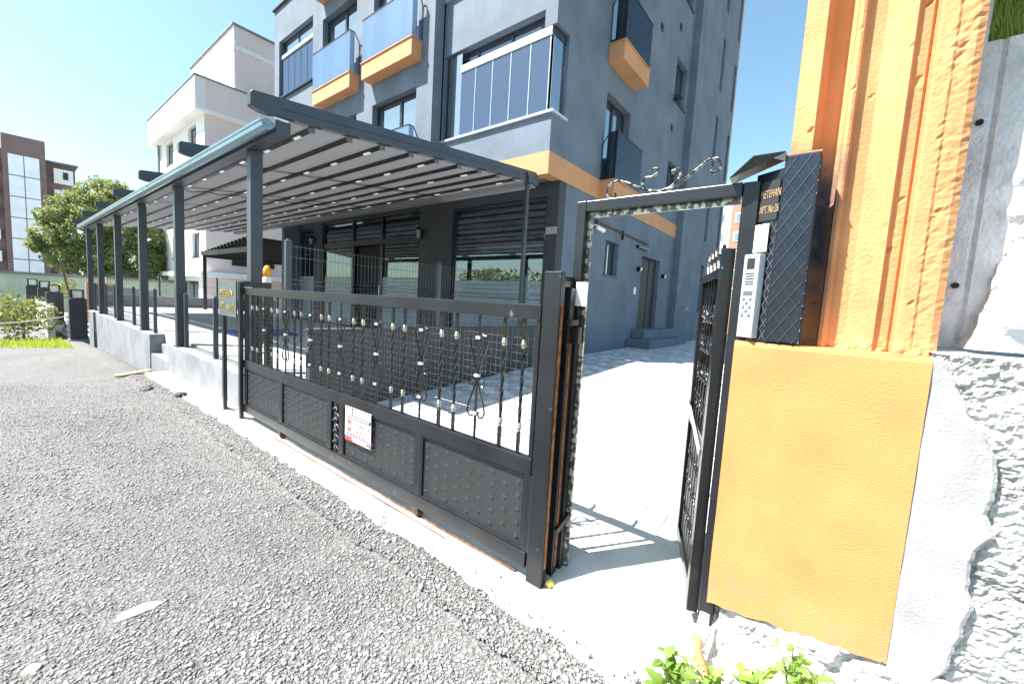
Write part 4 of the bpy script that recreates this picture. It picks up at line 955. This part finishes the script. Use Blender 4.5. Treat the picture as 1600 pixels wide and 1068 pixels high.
# intercom housing on the pillar
dm = mat('checker_plate', (.035, .042, .055), .3, .6, var=.15, scale=6)
ih = thing('intercom_housing', 'dark diamond plate housing standing on the orange pillar base', 'housing', (2.0, .18, 1.5))
hx, ha, hb, hz0, hz1 = 1.985, .122, .236, 1.503, 2.245
build('casing', MB().box(hx, 2.083, ha, hb, hz0, hz1), dm, ih, bevel=.003)
s = MB()
def dia(s, P0, U, V, w_, h_, st=.046):
    """raised crossing ribs clipped to a w x h face"""
    N = U.cross(V)
    for sg in (1, -1):
        k = -int((w_+h_)/st)-2
        while k*st < w_+h_+st:
            pts = []
            for q in range(0, 61):
                t_ = q/60*h_; u = k*st+sg*t_*.62
                if 0 <= u <= w_: pts.append(P0+U*u+V*t_)
            if len(pts) > 2: s.obar(pts[0], pts[-1], .003 if sg > 0 else .0012, .003, N)
            k += 1
dia(s, Vector((hx-.001, hb, hz0)), Vector((0,-1,0)), Vector((0,0,1)), hb-ha, hz1-hz0)
dia(s, Vector((hx, ha-.001, hz0)), Vector((1,0,0)), Vector((0,0,1)), .098, hz1-hz0, .03)
build('raised_ribs', s, mat('checker_ribs', (.12, .14, .17), .25, .7), ih)
build('edge_trim', MB().box(hx, 2.083, ha-.004, hb+.002, hz1+.001, hz1+.006), M['clay'], ih)
# oblique inner cheek carrying name plate and intercom
Pa, Pb = Vector((2.045, .337, 0)), Vector((1.984, .237, 0)); dU = (Pb-Pa).normalized(); nN = Vector((-abs(dU.y), abs(dU.x), 0)).normalized(); Wc = (Pb-Pa).length
if nN.dot(Vector((-2, -.3, 0))) < 0: nN = -nN
def OB(mb, u0, u1, z0, z1, d0, d1):
    p = []
    for z in (z0, z1):
        for u, d_ in ((u0, d0), (u1, d0), (u1, d1), (u0, d1)):
            q = Pa+dU*u+nN*d_; p.append((q.x, q.y, z))
    return mb.add(p, [(0,3,2,1),(4,5,6,7),(0,1,5,4),(1,2,6,5),(2,3,7,6),(3,0,4,7)])
build('cheek', OB(MB(), 0, Wc, 1.503, 2.2, -.012, -.001), dm, ih)
s = MB(); V0 = Pa+nN*.0; dia(s, Vector((V0.x, V0.y, 1.505)), dU, Vector((0,0,1)), Wc, .5, .03); build('raised_ribs', s, M['plateg'], ih)
np_ = thing('name_plate', 'dark tilted plate with copper lettering above the intercom', 'sign', (2.03, .3, 2.0))
build('plate', OB(MB(), .005, Wc-.004, 2.0, 2.16, .001, .006), M['sblack'], np_)
cop = mat('copper_letters', (.5, .3, .16), .35, .5)
for tx, zz, sx, du in (('METEHAN', 2.092, .43, .034), ('APT.', 2.03, .42, .034), ('No:26', 2.03, .40, .074)):
    q = Pa+dU*du+nN*.007; text('lettering', tx, .045, (q.x, q.y, zz), dU, (0,0,1), cop, np_, .001, sx=sx)
ic = thing('intercom', 'silver door intercom with keypad beside the diamond plate housing', 'intercom', (2.0, .28, 1.51))
iu0, iu1 = .014, .086
build('body', OB(MB(), iu0, iu1, 1.512, 1.862, .003, .04), M['silver'], ic, bevel=.003)
build('camera_window', OB(MB(), iu0+.018, iu1-.018, 1.80, 1.845, .0405, .042), M['sblack'], ic)
s = MB()
for k in range(5): OB(s, iu0+.016, iu1-.016, 1.735+.011*k, 1.740+.011*k, .0405, .0415)
build('speaker_slot', s, M['sblack'], ic)
build('display', OB(MB(), iu0+.014, iu1-.014, 1.69, 1.708, .0405, .042), M['plateg'], ic)
for r_ in range(5):
    for k in range(3): build('key', OB(MB(), iu0+.014+.016*k, iu0+.025+.016*k, 1.60+.017*r_, 1.611+.017*r_, .0405, .0425), M['alu'] if (r_+k) % 2 else M['plateg'], ic)
o = build('paper_notice', OB(MB(), iu0+.004, iu1+.006, 1.872, 1.985, .012, .016), M['whitep']); tag(o, 'blank white paper above the intercom', 'paper')
hd = MB()
hv = [(1.97, .236, 2.255), (2.10, .236, 2.262), (2.10, .36, 2.27), (2.10, .44, 2.185), (1.955, .425, 2.176), (1.955, .345, 2.25)]
hd.add(hv+[(x, y, z+.006) for x, y, z in hv], [(5,4,3,2,1,0),(6,7,8,9,10,11)]+[(i, (i+1) % 6, 6+(i+1) % 6, 6+i) for i in range(6)])
o = build('sheet_hood', hd, M['black']); tag(o, 'black sheet metal hood over the name plate', 'hood')

# things on the ground near the pillar
o = build('clay_pipe', MB().tube([(1.86, .345, .20), (1.82, .33, .17), (1.80, .30, .11), (1.76, .26, .10)], [.02, .018, .02, .022], 8), M['clay'], smooth=True); tag(o, 'short broken orange clay pipe at the foot of the gate frame', 'pipe')
o = build('cloth_rag', MB().tube([(1.93, .335, .27), (1.88, .33, .2), (1.85, .35, .14), (1.82, .36, .1)], [.02, .028, .03, .012], 7), M['string'], smooth=True); tag(o, 'crumpled pale rag at the foot of the pedestrian gate frame', 'rag')
o = build('foam_lump', MB().lathe((1.90, 1.13, .045), [(.012, -.03), (.028, -.02), (.02, .0), (.006, .01)], 5), M['yellow']); tag(o, 'lump of yellow foam at the foot of the catch posts', 'foam')
o = build('plank', MB().prism([(0, 0), (.05, .07), (.62, .11), (.70, .05), (.66, -.02), (.1, -.06)], lambda u, v, t_: (1.2+u*.85-v*.4, 9.65+u*.55+v*.9, gz(0, 9.8)+.02+t_), 0, .02), M['wood']); tag(o, 'raw wooden board lying on the gravel by the steps', 'plank')
def rock(c, r_, sd, name, lab, m, fl=.6):
    bm = bmesh.new(); bmesh.ops.create_icosphere(bm, subdivisions=2, radius=1)
    for v in bm.verts: k = 1+.35*noise.noise(v.co*1.7+Vector((sd, sd, 0))); v.co = Vector((v.co.x*k*r_[0]+c[0], v.co.y*k*r_[1]+c[1], v.co.z*k*r_[2]+c[2]))
    me = bpy.data.meshes.new(name); bm.to_mesh(me); bm.free(); me.materials.append(m); o = bpy.data.objects.new(name, me); COL.objects.link(o); return tag(o, lab, 'stone')
rock((.37, 2.52, .005), (.085, .04, .012), 3, 'stone', 'flat white stone slab half sunk in the gravel', M['plaster'])
rock((.0+.03, 2.42, .0), (.03, .03, .02), 5, 'stone', 'cream coloured stone near the lower left of the gravel', mat('cream_stone', (.62, .58, .42), .8))
rock((1.38, 8.2, -.03), (.09, .12, .05), 8, 'stone', 'dark lump of asphalt at the gravel edge before the low wall', M['anth_deep'])
rock((1.62, 7.4, -.01), (.07, .1, .05), 9, 'stone', 'dark lump of asphalt nearest the name sign frame', M['anth_deep'])
# weeds
def weed(c, n, h, spread, sd, lab, lsz):
    r = random.Random(sd); o = thing('weed', lab, 'plant', c)
    lv = []
    for k in range(n):
        a = r.uniform(0, 6.28); d_ = r.uniform(.2, 1)*spread; tip = Vector((c[0]+d_*math.cos(a), c[1]+d_*math.sin(a), c[2]+h*r.uniform(.4, 1)))
        mid = Vector(c)*.5+tip*.5+Vector((0, 0, h*.2)); build('stem', MB().tube([c, mid, tip], [.003, .0025, .0015], 4), M['weed'], o)
        for q in range(r.randint(3, 5)):
            t_ = r.uniform(.35, 1.05); p = Vector(c)*(1-t_)**2+mid*2*t_*(1-t_)+tip*t_*t_; b = r.uniform(0, 6.28); l = lsz*r.uniform(.5, 1.1)
            dv = Vector((math.cos(b), math.sin(b), r.uniform(-.1, .7))).normalized(); sd_ = dv.cross(Vector((r.uniform(-.4,.4), r.uniform(-.4,.4), 1))).normalized(); nn = sd_.cross(dv)
            out = [(0, 0), (.12, .17), (.26, .27), (.36, .21), (.5, .30), (.62, .19), (.78, .15), (1, 0)]
            mb = MB(); ce = [p+dv*l*u+nn*l*.1*math.sin(u*3) for u, _ in out]
            for sg in (1, -1): 
                mb.add(ce+[p+dv*l*u+sd_*sg*l*v+nn*l*(.1*math.sin(u*3)+.10*v) for u, v in out[1:-1]], [(0, 1, 8)]+[(i, i+1, 8+i, 7+i) for i in range(1, 6)]+[(6, 7, 13)])
            build('leaf', mb, M['weed'], o, fixn=False)
weed((1.66, .36, .02), 9, .17, .10, 1, 'leafy weed at the left foot of the rubble footing', .07)
weed((1.72, .25, .05), 10, .18, .09, 2, 'leafy weed in front of the broken footing', .06)
weed((1.78, .0, .18), 12, .26, .07, 3, 'taller weed with small leaves under the orange base', .045)
weed((1.74, .13, .10), 9, .18, .09, 4, 'low broad leaved weed between its taller neighbours', .06)
weed((1.62, .40, .02), 4, .09, .07, 5, 'big pale leaved weed at the edge of the concrete', .12)
weed((1.76, -.08, .20), 8, .18, .08, 6, 'rightmost weed growing out of the rubble', .055)

# ------------------------------------------------------------------ pillars with lanterns at the far entrance
def bollard(x, y, zb, zt, w_, lab):
    o = thing('lantern_pillar', lab, 'pillar', (x, y, zb), 'dark entrance pillars with lanterns')
    build('shaft', MB().box(x-w_, x+w_, y-w_, y+w_, zb+.12, zt), M['anth_deep'], o, bevel=.01); build('plinth', MB().box(x-w_-.03, x+w_+.03, y-w_-.03, y+w_+.03, zb, zb+.119), M['wallw'], o)
    s = .13; l = MB()
    for i in (-1, 1):
        for j in (-1, 1): l.box(x+i*s-.018, x+i*s+.018, y+j*s-.018, y+j*s+.018, zt+.02, zt+.26)
    l.box(x-s-.02, x+s+.02, y-s-.02, y+s+.02, zt+.261, zt+.29).box(x-s-.02, x+s+.02, y-s-.02, y+s+.02, zt+.001, zt+.02)
    q = build('lantern', l, M['black'], o); build('lantern_glass', MB().box(x-s+.02, x+s-.02, y-s+.02, y+s-.02, zt+.04, zt+.24), M['whitep'], q)
bollard(1.62, 19.4, -.5, .93, .2, 'nearest lantern pillar next to the end of the low wall')
bollard(1.35, 23.2, -.2, 1.0, .22, 'lantern pillar across the steps from the nearest one')
bollard(1.25, 26.0, -.1, 1.1, .2, 'third lantern pillar behind the steps'); bollard(1.0, 28.0, -.1, 1.15, .2, 'farthest lantern pillar beside the hedge')
o = thing('entrance_steps', 'pale concrete steps between the lantern pillars', 'steps', (2, 23, -.5))
for k in range(5): build('step', MB().box(1.5+.05*k, 3.4, 20.8+.9*k, 26.5, -.55+.12*k, -.43+.12*k), M['concrete'], o)
o = thing('side_wall', 'white low wall beside the lantern pillars', 'wall', (1.1, 24, -.4)); build('wall', MB().box(1.05, 1.22, 21.2, 28.5, -.55, .55), M['lwhite'], o)
o = thing('orange_gate_post', 'orange portal behind the last pergola posts', 'portal', (2.2, 22.3, -.1)); build('post', MB().box(2.1, 2.25, 22.2, 22.35, -.1, 1.45), M['orange'], o); build('lintel', MB().box(2.251, 3.1, 22.2, 22.35, 1.15, 1.45), M['orange'], o); build('lamp_box', MB().box(2.45, 2.65, 22.2, 22.36, 1.46, 1.7), M['whitep'], o)
o = build('leaning_pole', MB().tube([(1.9, 24, .3), (1.62, 24.2, 2.2)], .035, 8), M['bark']); tag(o, 'thin pole leaning in front of the pale green wall', 'pole')
o = build('rope', MB().tube([(-2.6, 18.2, .12), (-.8, 18.6, .1), (.4, 18.9, .2), (1.2, 19.1, .33), (1.98, 20.4, .47)], .018, 5), M['string']); tag(o, 'pale rope slung from the low wall past the hedge', 'rope')

# ------------------------------------------------------------------ background
o = thing('boundary_wall', 'pale green boundary wall behind the hedge and entrance', 'wall', (0, 31, -1)); build('wall', MB().box(-30, 8.5, 31, 31.25, -1, 1.62), M['green'], o); build('coping', MB().box(-30, 8.5, 30.95, 31.3, 1.621, 1.74), M['wallw'], o)
# neighbour white building
nb = thing('neighbour_building', 'white and mauve three storey house beyond the pergola', 'building', (7, 26, 0))
nx, ny_ = 6.85, 26.0
wins = [(27.4, 28.8, 8.75, 10.0), (31.9, 33.5, 8.75, 10.0), (27.05, 28.4, 3.1, 4.4), (31.2, 32.5, 3.1, 4.4), (27.3, 30.4, .35, 1.8), (31.8, 34, .35, 1.8)]
weld(build('wall', slab(MB(), 'x', nx, nx+.3, ny_, 35.6, -1, 10.2, wins), M['lwhite'], nb))
build('gable_wall', MB().box(nx+.301, 18, ny_+.002, 35.5, -1, 10.2), M['lpink'], nb)
build('gable_wall', MB().box(nx+.001, nx+.3, ny_-.004, ny_-.0005, -1, 10.2), M['lpink'], nb)
build('parapet', MB().box(nx-.45, nx-.002, ny_-.3, 35.6, 10.35, 11.75), M['lwhite'], nb); build('parapet', MB().box(nx-.001, 18, ny_-.3, ny_-.002, 10.35, 11.75), M['lpink'], nb)
build('cornice', MB().box(nx-.47, 18, ny_-.33, 35.6, 10.2, 10.349), M['ltrim'], nb); build('parapet_cap', MB().box(nx-.5, nx+.0, ny_-.36, 35.7, 11.751, 11.82).box(nx+.001, 18, ny_-.36, ny_+.02, 11.751, 11.82), M['wallw'], nb)
build('ledge', MB().box(nx-.35, 18, ny_-.4, 35.9, 2.05, 2.3), M['ltrim'], nb)
weld(build('upper_storey', slab(MB(), 'x', 8.2, 8.5, ny_+.1, 33.5, 11.83, 15.1, []), M['lwhite'], nb)); build('upper_gable', MB().box(8.501, 17, ny_+.1, 33, 11.83, 15.1), M['lpink'], nb); build('upper_gable', MB().box(8.201, 8.5, ny_+.095, ny_+.0995, 11.83, 15.1), M['lpink'], nb)
build('upper_trim', MB().box(8.15, 17, ny_+.03, 33.6, 13.95, 14.15), M['ltrim'], nb); build('upper_cap', MB().box(8.1, 17, ny_+.0, 33.7, 15.101, 15.18), M['wallw'], nb)
for (a, b, c, d_) in wins: window(nb, 'x', nx, a, b, c, d_, muls=((a+b)/2,), rec=.14, sill=True, fr=.05)
build('corner_pipe', MB().tube([(nx-.1, 34.8, 2.3), (nx-.1, 34.8, 10.2)], .07, 8), M['wallw'], nb)
hb_ = thing('hanging_board', 'brown framed board hung on the mauve wall behind the far pergola', 'board', (8.6, 25.9, 3.2)); build('frame', MB().box(8.0, 10.1, 25.85, 25.99, 2.75, 3.9), M['bar'], hb_); build('board', MB().box(8.15, 9.95, 25.83, 25.849, 3.2, 3.75), M['wood'], hb_)
# far brown and white tower
tw = thing('apartment_tower', 'brown tower with tall white panel grid far left', 'building', (1, 70, 0))
build('wall', MB().box(.85, 3.9, 70, 80, -1, 16.2), M['brown'], tw)
for i in range(2):
    for j in range(6): build('panel', MB().box(1.25+1.12*i, 2.3+1.12*i, 69.9, 69.999, 1.1+2.2*j, 3.2+2.2*j), M['twhite'], tw)
build('side_wing', MB().box(3.901, 6.2, 71, 82, -1, 14.2), M['brown'], tw); build('side_wing', MB().box(-6, .849, 70.6, 82, -1, 14.7), M['brown'], tw)
for j in range(6):
    build('balcony_band', MB().box(4.5, 6.0, 70.6, 70.999, .6+2.3*j, 2.2+2.3*j), M['lwhite'], tw)
    q = build('window', MB().box(5.2, 5.6, 70.55, 70.599, 1.1+2.3*j, 1.9+2.3*j), M['frame'], tw)
    build('balcony_band', MB().box(-5.8, .5, 70.2, 70.599, .6+2.3*j, 1.7+2.3*j), M['twhite'], tw)
build('roof_edge', MB().box(3.95, 6.4, 70.4, 82, 14.201, 14.4), M['anth'], tw)
o = thing('grey_block', 'plain grey roof block rising behind the tree', 'building', (6, 60, 0)); build('wall', MB().box(6.6, 9.0, 60, 64, -1, 11.3), mat('blue_grey_render', (.26, .29, .32), .9), o); build('cap', MB().box(6.5, 9.1, 59.9, 64, 11.301, 11.5), M['wallw'], o)
# salmon block seen through the gate
sb = thing('salmon_building', 'salmon and white apartment block seen through the pedestrian gate', 'building', (60, 11, 0))
build('wall', MB().box(60, 70, 4, 12.4, -1, 16.6), M['pinkb'], sb); build('white_wall', MB().box(60, 70, 12.401, 20, -1, 16.8), M['lwhite'], sb)
for j in range(5):
    for y in (11.0, 13.0, 8.5, 15.2):
        q = build('window', MB().box(59.93, 59.999, y, y+.9, 4+2.4*j, 5.2+2.4*j), M['ltrim'], sb); build('pane', MB().box(59.9, 59.929, y+.1, y+.8, 4.1+2.4*j, 5.1+2.4*j), M['pane'], q)
# vegetation
def leaves(pts, size, seed, up_=.3):
    r = np.random.default_rng(seed); n = len(pts); P = np.array(pts)
    d = r.normal(size=(n, 3)); d /= np.linalg.norm(d, axis=1)[:, None]; e = r.normal(size=(n, 3)); e[:, 2] += up_; e -= d*(d*e).sum(1)[:, None]; e /= np.linalg.norm(e, axis=1)[:, None]
    s = size*(.6+.8*r.random(n))[:, None]; V = np.stack([P-d*s, P-e*s*.45, P+d*s, P+e*s*.45], 1).reshape(-1, 3)
    mb = MB(); mb.v = [tuple(v) for v in V]; mb.f = [(4*i, 4*i+1, 4*i+2, 4*i+3) for i in range(n)]; return mb
def crown(blobs, n, seed):
    r = np.random.default_rng(seed); out = []
    wts = np.array([b[3]**2 for b in blobs]); wts /= wts.sum()
    for b, k in zip(blobs, r.multinomial(n, wts)):
        for q in range(k):
            v = r.normal(size=3); v /= np.linalg.norm(v); rad = b[3]*(.55+.5*r.random()**.6)*(1+.25*noise.noise(Vector(v*2.2)+Vector((b[0], b[1], 0))))
            if noise.noise(Vector((b[0]+v[0]*rad, b[1]+v[1]*rad, b[2]+v[2]*rad))*1.3) < -.22: continue
            out.append((b[0]+v[0]*rad, b[1]+v[1]*rad, b[2]+v[2]*rad*.85))
    return out
tr = thing('tree', 'broad green tree behind the pale green wall', 'tree', (4.0, 35, 0))
build('trunk', MB().tube([(4.2, 35, -1), (4.25, 35, 1.5), (4.1, 35, 3.2), (4.0, 35.1, 4.6)], [.25, .2, .16, .08], 8), M['bark'], tr)
lm_ = MB()
for q in ((1.8, 34.6, 3.6), (2.6, 35, 6.2), (4.8, 35, 6.6), (6.0, 35.2, 4.2), (3.2, 34.5, 5.0), (6.6, 34.8, 3.2)): lm_.tube([(4.2, 35, 2.2), ((4.2+q[0])/2, 35, q[2]*.72), q], [.11, .07, .025], 6)
build('limb', lm_, M['bark'], tr)
blobs = [(4.3, 35, 6.4, 1.3), (5.4, 35.2, 6.0, 1.2), (3.2, 34.8, 5.6, 1.2), (2.3, 34.6, 4.9, .9), (1.9, 34.6, 3.9, .8), (3.2, 34.4, 4.2, 1.4), (4.9, 34.5, 4.6, 1.5), (6.2, 34.8, 4.2, 1.2), (6.5, 35, 3.0, 1.0), (4.6, 35, 7.0, .7), (1.5, 34.8, 3.3, .5), (2.3, 35, 2.9, .9), (3.8, 34.2, 2.9, 1.3), (5.6, 34.4, 2.9, 1.3), (4.6, 34.2, 1.9, 1.0), (3.0, 34.3, 1.9, .8), (6.6, 34.4, 1.9, .8)]
build('crown', leaves(crown(blobs, 46000, 3), .095, 4), M['leaf'], tr, fixn=False)
hg = thing('hedge', 'bushy green hedge at the left edge beyond the gravel', 'hedge', (-.5, 21, -.5))
build('foliage', leaves(crown([(.55, 21, .25, .75), (-.3, 20.8, .45, .9), (-1.2, 21, .5, .95), (-2.2, 21, .4, 1.0), (.9, 21.6, .3, .5), (-.1, 20.4, .0, .7), (.5, 20.2, -.1, .5), (-3.4, 21, .5, 1.1)], 9000, 6), .055, 7), M['leaf2'], hg, fixn=False)
build('stem', MB().tube([(-.3, 20.9, -.6), (-.25, 20.9, .3)], .04, 6).tube([(-1.3, 20.9, -.6), (-1.25, 20.9, .3)], .04, 6).tube([(.5, 20.9, -.6), (.5, 20.9, .2)], .04, 6), M['bark'], hg)
s = MB()
for k in range(5200):
    x = random.uniform(-3.5, 1.25); y = random.uniform(15.2, 20.2)
    if x < .3 and y < 17.4-.6*x*0 and random.random() < .8: continue
    if y < 16.2+.5*noise.noise(Vector((x, 0, 0))): continue
    z = gz(0, y)-.02; l = random.uniform(.06, .2); a = random.uniform(0, 6.28); p0 = Vector((x, y, z)); p1 = p0+Vector((.05*math.cos(a), .05*math.sin(a), l)); sd = Vector((.012, .004, 0)); s.add([p0-sd, p0+sd, p1], [(0,1,2)])
tag(struct(build('grass', s, M['grass'], fixn=False), 'stuff'), 'bright grass patch at the far left edge of the gravel', 'grass')
s = MB()
for k in range(700):
    x = random.gauss(2.6, .5); y = random.uniform(27.5, 30); z = random.uniform(-.2, 1.5); 
tag(build('shrub', leaves(crown([(1.9, 29.5, .9, .5), (1.6, 29.2, .4, .4), (2.2, 29.8, 1.2, .4)], 900, 16), .06, 17), M['leaf2'], fixn=False), 'thin shrub in front of the green wall by the pillars', 'shrub')

# trees across the street, seen mirrored in the glass
tl = [(-26+random.uniform(-3, 3), -14+4.2*k, random.uniform(1.5, 4.5), random.uniform(2.2, 3.4)) for k in range(14)]
tag(struct(build('tree_line', leaves(crown(tl+[(x-1, y+1, z-2, r_) for x, y, z, r_ in tl], 16000, 31), .3, 32), M['leaf'], fixn=False), 'stuff'), 'line of green trees across the street mirrored in the glass', 'trees')
